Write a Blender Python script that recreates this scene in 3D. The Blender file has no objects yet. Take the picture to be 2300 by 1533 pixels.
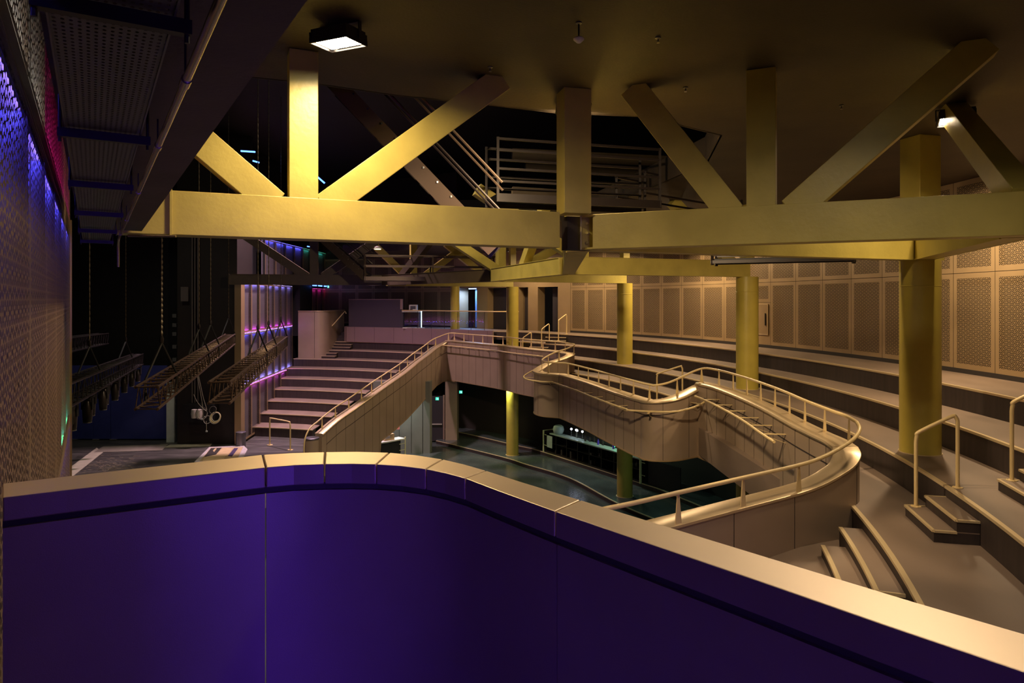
import bpy, math, random
from mathutils import Vector, Matrix
random.seed(7)
C = bpy.context.scene.collection
SC = bpy.context.scene
PI = math.pi
# ---------------------------------------------------------------- camera
F = 24.0 / 36.0 * 2300.0          # focal length in pixels of the 2300 wide frame
EYE = 1.6                         # eye above the top terrace (z = 0)
VH = 673.0                        # horizon line
cam = bpy.data.objects.new('camera', bpy.data.cameras.new('camera'))
C.objects.link(cam)
cam.location = (0, 0, EYE)
cam.rotation_euler = (PI / 2, 0, 0)
cam.data.lens = 24; cam.data.sensor_width = 36; cam.data.sensor_fit = 'HORIZONTAL'
cam.data.shift_y = -(766.5 - VH) / 2300.0
cam.data.clip_start = 0.05; cam.data.clip_end = 200
SC.camera = cam
# ---------------------------------------------------------------- world, exposure
w = bpy.data.worlds.new('world'); SC.world = w; w.use_nodes = True
w.node_tree.nodes['Background'].inputs[0].default_value = (0.55, 0.42, 0.36, 1)
w.node_tree.nodes['Background'].inputs[1].default_value = 0.006
SC.view_settings.view_transform = 'Standard'; SC.view_settings.look = 'None'
SC.view_settings.exposure = 0.0; SC.view_settings.gamma = 1.0
SC.view_settings.use_curve_mapping = False
SC.cycles.max_bounces = 6; SC.cycles.diffuse_bounces = 3; SC.cycles.transparent_max_bounces = 12
SC.cycles.sample_clamp_indirect = 3.0
SC.cycles.use_denoising = True
SC.cycles.denoising_prefilter = 'NONE'

WARM = (1.0, 0.72, 0.42)
def area(parent, loc, size, power, color, rot=(0, 0, 0), spread=180, name='lamp_light', size_y=None):
    l = bpy.data.lights.new(name, 'AREA'); l.energy = power; l.color = color
    l.size = size
    if size_y: l.shape = 'RECTANGLE'; l.size_y = size_y
    l.spread = math.radians(spread)
    o = bpy.data.objects.new(name, l); C.objects.link(o)
    o.location = loc; o.rotation_euler = rot
    if parent: attach(o, parent)
    return o
# ---------------------------------------------------------------- helpers
def P(u, v, z):                   # world point of height z seen in direction (u, v)
    Y = F * (EYE - z) / (v - VH)
    return Vector(((u - 1150) * Y / F, Y, z))
def Q(u, v, Y):                   # world point at distance Y
    return Vector(((u - 1150) * Y / F, Y, EYE - (v - VH) * Y / F))

def attach(o, parent):
    o.parent = parent; o.matrix_parent_inverse = Matrix.Translation(-Vector(parent.location)) if parent.type == 'EMPTY' else Matrix.Identity(4)
    return o
class MB:
    def __init__(s): s.v = []; s.f = []; s.m = []; s.sm = []
    def add(s, vs, fs, mi=0, smooth=False):
        b = len(s.v); s.v += [tuple(p) for p in vs]
        for f in fs: s.f.append(tuple(i + b for i in f)); s.m.append(mi); s.sm.append(smooth)
        return s
    def box(s, c, d, rz=0, mi=0):
        x, y, z = d[0] / 2, d[1] / 2, d[2] / 2
        cs, sn = math.cos(rz), math.sin(rz)
        vs = []
        for a in (-x, x):
            for b in (-y, y):
                for e in (-z, z): vs.append((c[0] + a * cs - b * sn, c[1] + a * sn + b * cs, c[2] + e))
        return s.add(vs, [(0, 1, 3, 2), (4, 6, 7, 5), (0, 4, 5, 1), (2, 3, 7, 6), (0, 2, 6, 4), (1, 5, 7, 3)], mi)
    def beam(s, a, b, wd, ht, mi=0, up=None):      # box section bar between two points
        a = Vector(a); b = Vector(b); t = (b - a).normalized()
        upv = Vector(up) if up else (Vector((0, 0, 1)) if abs(t.z) < .95 else Vector((0, 1, 0)))
        n = t.cross(upv).normalized(); q = n.cross(t).normalized()
        vs = []
        for p in (a, b):
            for i, j in ((-1, -1), (1, -1), (1, 1), (-1, 1)): vs.append(p + n * wd / 2 * i + q * ht / 2 * j)
        return s.add(vs, [(3, 2, 1, 0), (4, 5, 6, 7), (0, 1, 5, 4), (1, 2, 6, 5), (2, 3, 7, 6), (3, 0, 4, 7)], mi)
    def tube(s, pts, r, n=10, mi=0, r2=None, cap=True):
        pts = [Vector(p) for p in pts]; m = len(pts)
        if m < 2: return s
        T = []
        for i in range(m):
            a = pts[max(i - 1, 0)]; b = pts[min(i + 1, m - 1)]; T.append((b - a).normalized())
        ref = Vector((0, 0, 1)) if abs(T[0].z) < .9 else Vector((1, 0, 0))
        nn = T[0].cross(ref).normalized(); vs = []
        for i in range(m):
            nn = (nn - T[i] * nn.dot(T[i])).normalized(); q = T[i].cross(nn)
            rr = r if r2 is None else r + (r2 - r) * i / (m - 1)
            for k in range(n):
                a = 2 * PI * k / n; vs.append(pts[i] + (nn * math.cos(a) + q * math.sin(a)) * rr)
        fs = []
        for i in range(m - 1):
            for k in range(n): fs.append((i * n + k, i * n + (k + 1) % n, (i + 1) * n + (k + 1) % n, (i + 1) * n + k))
        s.add(vs, fs, mi, True)
        if cap:
            b = len(s.v) - len(vs)
            s.f.append(tuple(b + k for k in reversed(range(n)))); s.m.append(mi); s.sm.append(False)
            s.f.append(tuple(b + (m - 1) * n + k for k in range(n))); s.m.append(mi); s.sm.append(False)
        return s
    def cyl(s, c, r, z0, z1, n=32, mi=0, r2=None):
        return s.tube([(c[0], c[1], z0), (c[0], c[1], z1)], r, n, mi, r2)
    def lathe(s, c, prof, n=24, mi=0):
        vs = []; m = len(prof)
        for r, z in prof:
            for k in range(n):
                a = 2 * PI * k / n; vs.append((c[0] + r * math.cos(a), c[1] + r * math.sin(a), c[2] + z))
        fs = [(i * n + k, i * n + (k + 1) % n, (i + 1) * n + (k + 1) % n, (i + 1) * n + k) for i in range(m - 1) for k in range(n)]
        return s.add(vs, fs, mi, True)
    def prism(s, poly, z0, z1, mi=0):
        n = len(poly); area2 = sum(poly[i][0] * poly[(i + 1) % n][1] - poly[(i + 1) % n][0] * poly[i][1] for i in range(n))
        if area2 < 0: poly = poly[::-1]
        vs = [(p[0], p[1], z0) for p in poly] + [(p[0], p[1], z1) for p in poly]
        fs = [tuple(reversed(range(n))), tuple(range(n, 2 * n))] + [(i, (i + 1) % n, n + (i + 1) % n, n + i) for i in range(n)]
        return s.add(vs, fs, mi)
    def strip(s, A, B, z0, z1, mi=0):               # slab between two plan curves of equal length
        n = len(A)
        vs = [(p[0], p[1], z1) for p in A] + [(p[0], p[1], z1) for p in B] + [(p[0], p[1], z0) for p in A] + [(p[0], p[1], z0) for p in B]
        fs = []
        for i in range(n - 1):
            fs += [(i, i + 1, n + i + 1, n + i), (2 * n + i, 3 * n + i, 3 * n + i + 1, 2 * n + i + 1),
                   (i, 2 * n + i, 2 * n + i + 1, i + 1), (n + i, n + i + 1, 3 * n + i + 1, 3 * n + i)]
        fs += [(0, n, 3 * n, 2 * n), (n - 1, 3 * n - 1, 4 * n - 1, 2 * n - 1)]
        return s.add(vs, fs, mi)
    def sweep(s, path, prof, mi=0, smooth=False, caps=True):   # prof(i) -> [(side, z)], side to the right of travel
        m = len(path); N = []
        for i in range(m):
            def d(a, b):
                t = Vector((path[b][0] - path[a][0], path[b][1] - path[a][1])); return t.normalized() if t.length else t
            t0 = d(max(i - 1, 0), max(i, 1)); t1 = d(min(i, m - 2), min(i + 1, m - 1))
            n0 = Vector((t0.y, -t0.x)); n1 = Vector((t1.y, -t1.x)); nn = (n0 + n1)
            if nn.length < 1e-6: nn = n0
            nn.normalize(); k = max(nn.dot(n0), .55); N.append(nn / k)
        vs = []; q = None
        for i in range(m):
            pr = prof(i) if callable(prof) else prof; q = len(pr)
            for a, z in pr: vs.append((path[i][0] + N[i].x * a, path[i][1] + N[i].y * a, z))
        fs = []
        for i in range(m - 1):
            for k in range(q): fs.append((i * q + k, i * q + (k + 1) % q, (i + 1) * q + (k + 1) % q, (i + 1) * q + k))
        if caps: fs += [tuple(reversed(range(q))), tuple((m - 1) * q + k for k in range(q))]
        return s.add(vs, fs, mi, smooth)
    def build(s, name, mats, parent=None, bevel=0):
        me = bpy.data.meshes.new(name); me.from_pydata(s.v, [], s.f)
        for mt in (mats if isinstance(mats, (list, tuple)) else [mats]): me.materials.append(mt)
        for i, p in enumerate(me.polygons): p.material_index = s.m[i]; p.use_smooth = s.sm[i]
        me.update()
        import bmesh
        bm = bmesh.new(); bm.from_mesh(me); bmesh.ops.recalc_face_normals(bm, faces=bm.faces); bm.to_mesh(me); bm.free()
        o = bpy.data.objects.new(name, me); C.objects.link(o)
        if any(s.sm):
            try: me.set_sharp_from_angle(angle=math.radians(40))
            except Exception: pass
        if bevel:
            b = o.modifiers.new('bevel', 'BEVEL'); b.width = bevel; b.segments = 2; b.limit_method = 'ANGLE'
        if parent: attach(o, parent)
        return o
def tag(o, label, cat, group=None, kind=None):
    o['label'] = label; o['category'] = cat
    if group: o['group'] = group
    if kind: o['kind'] = kind
    return o
def thing(name, label, cat, loc=(0, 0, 0), group=None, kind=None):
    o = bpy.data.objects.new(name, None); C.objects.link(o); o.location = loc; o.empty_display_size = .1
    return tag(o, label, cat, group, kind)
def copy_tree(o, parent=None, move=None):
    c = o.copy(); C.objects.link(c)
    if parent: c.parent = parent; c.matrix_parent_inverse = o.matrix_parent_inverse.copy()
    if move: c.location = Vector(c.location) + Vector(move)
    for ch in list(o.children): copy_tree(ch, c)
    return c
def cat_rom(pts, n=8):
    pts = [Vector(p) for p in pts]; out = []
    for i in range(len(pts) - 1):
        p0 = pts[max(i - 1, 0)]; p1 = pts[i]; p2 = pts[i + 1]; p3 = pts[min(i + 2, len(pts) - 1)]
        for k in range(n):
            t = k / n
            out.append(.5 * ((2 * p1) + (p2 - p0) * t + (2 * p0 - 5 * p1 + 4 * p2 - p3) * t * t + (3 * p1 - p0 - 3 * p2 + p3) * t ** 3))
    out.append(pts[-1]); return out
def arc(c, r, a0, a1, n):
    return [Vector((c[0] + r * math.cos(math.radians(a0 + (a1 - a0) * i / n)), c[1] + r * math.sin(math.radians(a0 + (a1 - a0) * i / n)))) for i in range(n + 1)]
def ray_circle(u, c, r):
    k = (u - 1150) / F; a = k * k + 1; b = -2 * (k * c[0] + c[1]); q = c[0] ** 2 + c[1] ** 2 - r * r
    y = (-b + math.sqrt(b * b - 4 * a * q)) / (2 * a); return Vector((k * y, y))
def ang(p, c): return math.degrees(math.atan2(p[1] - c[1], p[0] - c[0]))
# ---------------------------------------------------------------- materials
def mat(name, col, rough=.5, metal=0.0, noise=0.0, nscale=8, bump=0.0, bscale=60, spec=.5, stretch=None, rnoise=0.0, emit=None, estr=0):
    m = bpy.data.materials.new(name); m.use_nodes = True; nt = m.node_tree; b = nt.nodes['Principled BSDF']
    b.inputs['Base Color'].default_value = (*col, 1); b.inputs['Roughness'].default_value = rough; b.inputs['Metallic'].default_value = metal
    b.inputs['Specular IOR Level'].default_value = spec
    if emit: b.inputs['Emission Color'].default_value = (*emit, 1); b.inputs['Emission Strength'].default_value = estr
    if noise or bump or rnoise:
        g = nt.nodes.new('ShaderNodeNewGeometry'); mp = nt.nodes.new('ShaderNodeMapping'); nt.links.new(g.outputs['Position'], mp.inputs[0])
        if stretch: mp.inputs['Scale'].default_value = stretch
        t = nt.nodes.new('ShaderNodeTexNoise'); t.inputs['Scale'].default_value = nscale; t.inputs['Detail'].default_value = 5; nt.links.new(mp.outputs[0], t.inputs[0])
        if noise:
            r = nt.nodes.new('ShaderNodeValToRGB'); e = r.color_ramp.elements
            e[0].position = .3; e[1].position = .72
            e[0].color = (*[c * (1 - noise) for c in col], 1); e[1].color = (*[min(1, c * (1 + noise)) for c in col], 1)
            nt.links.new(t.outputs['Fac'], r.inputs[0]); nt.links.new(r.outputs[0], b.inputs['Base Color'])
        if rnoise:
            mr = nt.nodes.new('ShaderNodeMapRange'); mr.inputs[3].default_value = rough - rnoise; mr.inputs[4].default_value = rough + rnoise
            nt.links.new(t.outputs['Fac'], mr.inputs[0]); nt.links.new(mr.outputs[0], b.inputs['Roughness'])
        if bump:
            t2 = nt.nodes.new('ShaderNodeTexNoise'); t2.inputs['Scale'].default_value = bscale; t2.inputs['Detail'].default_value = 3; nt.links.new(mp.outputs[0], t2.inputs[0])
            bp = nt.nodes.new('ShaderNodeBump'); bp.inputs['Strength'].default_value = bump; bp.inputs['Distance'].default_value = .01
            nt.links.new(t2.outputs['Fac'], bp.inputs['Height']); nt.links.new(bp.outputs[0], b.inputs['Normal'])
    return m
def emis(name, col, s):
    m = bpy.data.materials.new(name); m.use_nodes = True; nt = m.node_tree; nt.nodes.clear()
    e = nt.nodes.new('ShaderNodeEmission'); e.inputs[0].default_value = (*col, 1); e.inputs[1].default_value = s
    o = nt.nodes.new('ShaderNodeOutputMaterial'); nt.links.new(e.outputs[0], o.inputs[0]); return m
M = {}
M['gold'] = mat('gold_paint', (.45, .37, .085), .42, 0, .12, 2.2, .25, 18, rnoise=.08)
M['goldcol'] = mat('gold_column_paint', (.44, .35, .06), .40, 0, .08, 2.5, .12, 25)
M['metal'] = mat('champagne_metal', (.36, .27, .19), .38, .25, .07, 1.4, rnoise=.05)
M['coping'] = mat('champagne_coping', (.64, .50, .31), .36, .6, .05, 3, rnoise=.05)
M['fgmetal'] = mat('bronze_cladding', (.16, .105, .105), .42, .3, .10, 2.5, .05, 300)
M['dark'] = mat('dark_gap', (.02, .014, .012), .8)
M['rail'] = mat('cream_rail_paint', (.66, .50, .24), .35)
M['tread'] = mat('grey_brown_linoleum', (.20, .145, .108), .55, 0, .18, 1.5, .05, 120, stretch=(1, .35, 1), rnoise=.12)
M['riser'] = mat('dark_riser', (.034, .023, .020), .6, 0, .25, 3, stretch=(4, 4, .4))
M['nosing'] = mat('steel_nosing', (.70, .56, .33), .35, .4)
M['ceil'] = mat('dark_ceiling', (.038, .026, .0155), .62, 0, .28, 1.2, .3, 30)
M['soffit'] = mat('concrete_soffit', (.085, .07, .075), .85, 0, .2, 2, .2, 50)
M['black'] = mat('black_paint', (.006, .005, .0055), .6, 0, .3, 3)
M['blacksteel'] = mat('black_steel', (.018, .013, .012), .38, .3)
M['sheet'] = mat('brown_sheet', (.36, .25, .13), .42, .35, .06, 1.5, rnoise=.06)
M['backing'] = mat('wall_backing', (.025, .018, .013), .8)
M['ledback'] = mat('grey_backing', (.20, .19, .2), .8)
M['trussalu'] = mat('bronze_truss_tube', (.10, .06, .04), .38, .6)
M['chain'] = mat('steel_chain', (.2, .17, .125), .35, .8)
M['pitfloor'] = mat('dark_green_linoleum', (.060, .075, .070), .22, 0, .25, 1.2, rnoise=.08)
M['stage'] = mat('black_stage_floor', (.065, .06, .054), .5, 0, .45, 1.1, stretch=(1, 3, 1), rnoise=.1)
M['blue'] = mat('blue_door_paint', (.03, .04, .22), .6, 0, .1, 2)
M['white'] = mat('pale_grey_paint', (.5, .56, .52), .6, 0, .08, 4)
M['board'] = mat('pale_hardboard', (.46, .42, .32), .7, 0, .12, 6)
M['card'] = mat('brown_cardboard', (.52, .38, .2), .8, 0, .12, 4)
M['plastic'] = mat('crumpled_plastic', (.55, .5, .5), .3, 0, .2, 12, .6, 30)
M['chrome'] = mat('brushed_steel', (.62, .6, .58), .25, .9)
M['galv'] = mat('galvanised_steel', (.16, .15, .17), .4, .7, .15, 6)
M['grey'] = mat('booth_charcoal', (.05, .038, .05), .7)
M['fascia'] = mat('mauve_fascia_metal', (.30, .21, .19), .45, .35, .05, 1.2)
M['door'] = mat('dark_door', (.03, .025, .03), .5)
M['doorblue'] = mat('steel_blue_door', (.10, .16, .26), .5)
M['cream'] = mat('cream_plastic', (.62, .58, .5), .5)
M['red'] = mat('red_label', (.5, .06, .04), .5)
M['glasspane'] = None
def glass_mat():
    m = bpy.data.materials.new('clear_glass'); m.use_nodes = True; nt = m.node_tree; nt.nodes.clear()
    t = nt.nodes.new('ShaderNodeBsdfTransparent'); t.inputs[0].default_value = (.9, .93, .92, 1)
    g = nt.nodes.new('ShaderNodeBsdfGlossy'); g.inputs['Roughness'].default_value = .05
    x = nt.nodes.new('ShaderNodeMixShader'); x.inputs[0].default_value = .08
    o = nt.nodes.new('ShaderNodeOutputMaterial')
    nt.links.new(t.outputs[0], x.inputs[1]); nt.links.new(g.outputs[0], x.inputs[2]); nt.links.new(x.outputs[0], o.inputs[0]); return m
M['glass'] = glass_mat()
M['lens'] = emis('lamp_lens', (1, .86, .62), 60)
M['led_blue'] = emis('led_blue', (.07, .06, 1.0), 170)
M['led_white'] = emis('led_cool', (.28, .25, 1.0), 110)
M['led_white2'] = emis('led_white', (1, .95, .78), 520)
M['led_pink'] = emis('led_magenta', (1.0, .03, .40), 600)
M['led_violet'] = emis('led_violet', (.75, .06, .85), 90)
M['led_green'] = emis('led_green', (.05, .65, .42), 110)
M['exit'] = emis('exit_green', (.05, .9, .55), 1.2)
M['exitw'] = emis('exit_white', (.6, 1, .85), 2.0)
M['led_bluef'] = emis('led_blue_far', (.08, .09, 1.0), 130)
M['led_pinkf'] = emis('led_magenta_far', (1.0, .03, .45), 35)
M['led_greenf'] = emis('led_green_far', (.05, .65, .5), 30)
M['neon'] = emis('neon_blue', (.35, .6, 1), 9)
M['spark'] = emis('small_white_lamp', (.7, .75, 1), 14)

def perforated(name, base, scale=.155, rad=.0105, metal=.35, rough=.42):
    """sheet metal pierced by rosettes of round holes, laid out in UV metres"""
    m = bpy.data.materials.new(name); m.use_nodes = True; nt = m.node_tree; N = nt.nodes; L = nt.links
    bs = N['Principled BSDF']; out = N['Material Output']
    bs.inputs['Base Color'].default_value = (*base, 1); bs.inputs['Metallic'].default_value = metal; bs.inputs['Roughness'].default_value = rough
    uv = N.new('ShaderNodeUVMap'); sp = N.new('ShaderNodeSeparateXYZ'); L.new(uv.outputs[0], sp.inputs[0])
    def mt(op, a, b=None, c=None):
        n = N.new('ShaderNodeMath'); n.operation = op
        for i, x in enumerate((a, b, c)):
            if x is None: continue
            if isinstance(x, (int, float)): n.inputs[i].default_value = x
            else: L.new(x, n.inputs[i])
        return n.outputs[0]
    sx = scale; sy = scale * math.sqrt(3)
    def cell(ox, oy):
        x = mt('SUBTRACT', mt('MULTIPLY', mt('FRACT', mt('ADD', mt('DIVIDE', sp.outputs[0], sx), ox)), sx), sx / 2)
        y = mt('SUBTRACT', mt('MULTIPLY', mt('FRACT', mt('ADD', mt('DIVIDE', sp.outputs[1], sy), oy)), sy), sy / 2)
        r = mt('SQRT', mt('ADD', mt('MULTIPLY', x, x), mt('MULTIPLY', y, y)))
        return r, mt('ARCTAN2', y, x)
    def rings(ox, oy):
        r, th = cell(ox, oy); ds = []
        for R, n, ph in ((scale * .41, 12, 0.0), (scale * .20, 6, .5)):
            fr = mt('SUBTRACT', mt('FRACT', mt('ADD', mt('MULTIPLY', th, n / (2 * PI)), ph + .5)), .5)
            tx = mt('MULTIPLY', fr, 2 * PI / n * R); dr = mt('SUBTRACT', r, R)
            ds.append(mt('SQRT', mt('ADD', mt('MULTIPLY', tx, tx), mt('MULTIPLY', dr, dr))))
        return mt('MINIMUM', ds[0], ds[1])
    d = mt('MINIMUM', rings(0, 0), rings(.5, .5))
    hole = mt('LESS_THAN', d, rad)
    tr = N.new('ShaderNodeBsdfTransparent'); mx = N.new('ShaderNodeMixShader')
    L.new(hole, mx.inputs[0]); L.new(bs.outputs[0], mx.inputs[1]); L.new(tr.outputs[0], mx.inputs[2]); L.new(mx.outputs[0], out.inputs[0])
    return m
M['perf'] = perforated('rosette_perforated_sheet', (.36, .25, .13), .155, .0135)
M['perfl'] = perforated('open_rosette_sheet', (.30, .20, .12), .155, .0115)
M['perfs'] = perforated('stage_rosette_sheet', (.20, .145, .115), .155, .017)

def panel(name, parent, A, B, z0, z1, mperf, mframe, margin=.11, holes=True, thick=.0):
    """one sheet panel standing on the plan segment A-B; solid margins and a perforated field with UVs in metres"""
    A = Vector(A[:2]); B = Vector(B[:2]); L_ = (B - A).length; t = (B - A) / L_; H = z1 - z0
    xs = [0, margin, L_ - margin, L_]; ys = [0, margin, H - margin, H]
    vs = []; uvs = []
    for y in ys:
        for x in xs:
            p = A + t * x; vs.append((p.x, p.y, z0 + y)); uvs.append((x - L_ / 2, y - margin))
    fs = []; mi = []
    for j in range(3):
        for i in range(3):
            fs.append((j * 4 + i, j * 4 + i + 1, j * 4 + i + 5, j * 4 + i + 4)); mi.append(1 if (i == 1 and j == 1 and holes) else 0)
    me = bpy.data.meshes.new(name); me.from_pydata(vs, [], fs); me.materials.append(mframe); me.materials.append(mperf)
    ul = me.uv_layers.new(name='UVMap')
    for p in me.polygons:
        p.material_index = mi[p.index]
        for li in p.loop_indices: ul.data[li].uv = uvs[me.loops[li].vertex_index]
    o = bpy.data.objects.new(name, me); C.objects.link(o); attach(o, parent)
    return o
M['fgcoping'] = mat('bright_coping', (.82, .65, .43), .45, .75, .04, 3, rnoise=.04)
M['shadegold'] = mat('shaded_gold_paint', (.085, .06, .032), .5, 0, .15, 3)  # the gold paint again, darkened in colour for steel left unlit
M['midsteel'] = mat('brown_steel', (.085, .06, .042), .35, .4)
M['conduit'] = mat('shiny_conduit', (.45, .38, .34), .22, .95)
M['darktruss'] = mat('dark_truss_tube', (.02, .015, .014), .4, .5)
M['neonb'] = emis('neon_deep_blue', (.08, .2, 1), 5)
M['warmlamp'] = emis('warm_lamp', (1, .75, .4), 9)
M['spotblack'] = mat('spotlight_black', (.03, .024, .024), .28, .2)
M['greybox'] = mat('grey_box', (.14, .13, .12), .6)
M['dkplate'] = mat('dark_plate', (.10, .08, .07), .6)
M['sideblack'] = mat('side_brown_black', (.014, .009, .007), .6, 0, .2, 2)
M['cream2'] = mat('dull_cream', (.46, .42, .36), .5)
M['greyboard'] = mat('grey_board', (.24, .21, .165), .7, 0, .1, 5)
M['cardstk'] = mat('card_base', (.42, .31, .17), .8, 0, .2, 5)
M['purplek'] = mat('purple_black', (.05, .03, .09), .6)
M['dust'] = mat('pale_dust', (.20, .165, .12), .9, 0, .3, 20)
M['steeltop'] = mat('steel_top', (.42, .5, .46), .35, .3)
M['darkbottle'] = mat('dark_bottle', (.05, .035, .035), .25)
M['purplebottle'] = mat('violet_bottle', (.10, .05, .5), .25)
M['lime'] = mat('pale_cream_paint', (.62, .62, .34), .4)
M['cloudglass'] = mat('cloudy_glass', (.40, .46, .42), .12)
M['greenled'] = emis('green_led', (.05, 1, .45), 5)
M['greenled2'] = emis('green_led_dim', (.05, .7, .35), 1.5)
M['whitetop'] = mat('white_top', (.72, .74, .68), .4)
M['redsign'] = mat('red_white_sign', (.6, .2, .16), .6)
M['greymetal'] = mat('grey_green_metal', (.20, .21, .18), .4, .3, .08, 2)
M['lenslow'] = emis('lamp_lens_dim', (.9, 1, .75), 6)
LP = [100, 190, 290, 240, 220, 18, 130,   # flood lamps
      60, 38, 16, 30,                      # bar level
      90, 1200, 500, 8, 17, 66, 470]     # stage, tribune, pit, added blue fills, right truss flood, added void fill flood
M['ledback2'] = mat('dark_backing', (.11, .10, .12), .8)
# ================================================================ SETTING
def resample(path, n):
    path = [Vector(p[:2]) for p in path]; d = [0]
    for i in range(1, len(path)): d.append(d[-1] + (path[i] - path[i - 1]).length)
    out = []; j = 0
    for k in range(n + 1):
        t = d[-1] * k / n
        while j < len(d) - 2 and d[j + 1] < t: j += 1
        q = (t - d[j]) / max(d[j + 1] - d[j], 1e-9); out.append(path[j].lerp(path[j + 1], q))
    return out
CW, RW = (-22.19, 13.46), 32.06
T = [((-23.88, 13.31), 32.145), ((-21.73, 14.155), 29.03), ((-20.19, 14.64), 26.5), ((-19.54, 14.91), 24.86)]
Z = [0, -.42, -.84, -1.26]; Z4 = -1.68; ZS = -4.62; ZP = -5.86; ZPIT = -6.02; ZSOF = -2.35
def yf(k, x): return 40.4 - 1.15 * k - .12 * (x + 12.1) - .035 * (x + 12.1) ** 2
def tedge(i, ylo, xleft, n=60):
    c, r = T[i]; a0 = math.degrees(math.asin((ylo - c[1]) / r)); a1 = math.degrees(math.acos((xleft - c[0]) / r)); return arc(c, r, a0, a1, n)
def off(path, d):                 # shift a path outward (left of travel for our counter-clockwise arcs is inward)
    out = []
    for i, p in enumerate(path):
        a = path[max(i - 1, 0)]; b = path[min(i + 1, len(path) - 1)]; t = (b - a).normalized(); out.append(p + Vector((t.y, -t.x)) * d)
    return out
e0 = tedge(0, 0.5, .6) + [Vector((-1, 34.85))] + [Vector((x, yf(0, x) + .02)) for x in (-2, -3.5, -5, -6.5, -8, -9.3)]
e1 = tedge(1, 0.5, .1); e2 = tedge(2, 0.5, .55); e3 = tedge(3, 2.2, 2.35)
wall_in = arc(CW, RW, -30, 66, 90)

def tier(label, edge, back, z, drop, mb_extra=None, name='terrace_step'):
    n = 80
    root = thing(name, label, 'step', (edge[len(edge) // 2].x, edge[len(edge) // 2].y, z - drop), 'curved terrace steps')
    A = resample(edge, n); B = resample(back, n)
    MB().strip(A, B, z - .04, z).build('tread', M['tread'], root)
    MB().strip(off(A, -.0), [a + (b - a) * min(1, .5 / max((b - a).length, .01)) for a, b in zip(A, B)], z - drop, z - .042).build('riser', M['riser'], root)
    MB().sweep([(p.x, p.y) for p in A], [(-.012, z - .03), (-.012, z + .006), (.042, z + .006), (.042, z - .03)]).build('nosing', M['nosing'], root)
    return root
tier('uppermost curved terrace step in front of the perforated wall', e0, arc(CW, RW + .02, -22, 62, 80), Z[0], .42)
tier('second curved terrace step, one riser below the perforated wall terrace', e1, off(e0[:len(e0) - 7], .05) , Z[1], .42)
tier('third curved terrace step on which the thick yellow columns stand', e2, off(e1, .05), Z[2], .42)

# ---- the ribbon balustrade path: rail line with (x, y, rail z)
def rp(u, v, h): q = P(u, v, EYE - h); return (q.x, q.y, EYE - h)
def rq(u, v, Y): q = Q(u, v, Y); return (q.x, q.y, q.z)
pts_tr = [rq(708, 950, 25.6), rq(745.5, 919, 26.6), rq(779.7, 896.4, 27.5), rq(812, 874, 28.4), rq(842, 853.4, 29.5), rq(871.7, 833.8, 30.6), rq(900, 815, 31.8), rq(927, 793.7, 33.1), rq(950.4, 777.4, 34.4), rq(968.7, 763.7, 35.4), rq(986, 755.5, 36.0), rp(1010, 747.4, 1.76)]
pts_a = [rp(1032, 748.6, 1.76), rp(1069, 751.3, 1.76), rp(1122.6, 755.2, 1.76), rp(1150, 757.6, 1.76), rp(1182.6, 761, 1.76), rp(1234.8, 765.2, 1.76), rp(1262, 767.6, 1.76)]
pts_c1 = [(2.33, 27.75, -.16), (2.50, 27.35, -.17), (2.40, 26.95, -.22), (2.1, 26.55, -.30), (1.62, 26.0, -.40), (1.25, 25.2, -.5), (1.08, 24.5, -.56), (1.25, 23.95, -.58)]
pts_b = [(1.60, 23.75, -.58), rp(1278, 815.8, 2.18), rp(1334, 829.4, 2.18), rp(1372, 840, 2.18), rp(1415, 851.7, 2.18), rp(1445, 859.5, 2.18), rp(1462, 863, 2.18)]
pts_bc = [(3.62, 17.45, -.575), (3.85, 17.42, -.54), (4.1, 17.5, -.48), (4.45, 17.75, -.38), (4.8, 17.95, -.26), (5.02, 17.85, -.18), (5.12, 17.5, -.16)]
c3, r3 = T[3]
pts_c = [(c3[0] + r3 * math.cos(math.radians(a)) , c3[1] + r3 * math.sin(math.radians(a)), -.16) for a in (4.5, 2, 0, -2.5, -4.5, -6.2)] + [(5.13, 11.6, -.16), (5.10, 10.9, -.16), (5.09, 10.4, -.16)]
pts_cd = [(5.05, 10.0, -.18), (4.95, 9.72, -.23), (4.76, 9.50, -.32), (4.5, 9.36, -.42), (4.2, 9.24, -.52)]
pts_d = [rp(1797, 1041.7, 2.18), rp(1670.6, 1070.4, 2.18), rp(1510, 1107, 2.18), rp(1370, 1138, 2.18), (-.3, 6.45, -.58), (-1.6, 5.95, -.58)]
def full(parts): return cat_rom([Vector(p) for p in parts], 6)
TR = full(pts_tr + pts_a[:1]); AA = full([pts_tr[-1]] + pts_a + pts_c1[:4]); BB = full(pts_c1[3:] + pts_b + pts_bc); CC = full([pts_bc[-1]] + pts_c + pts_cd[:1]); DD = full(pts_cd + pts_d)

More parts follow.
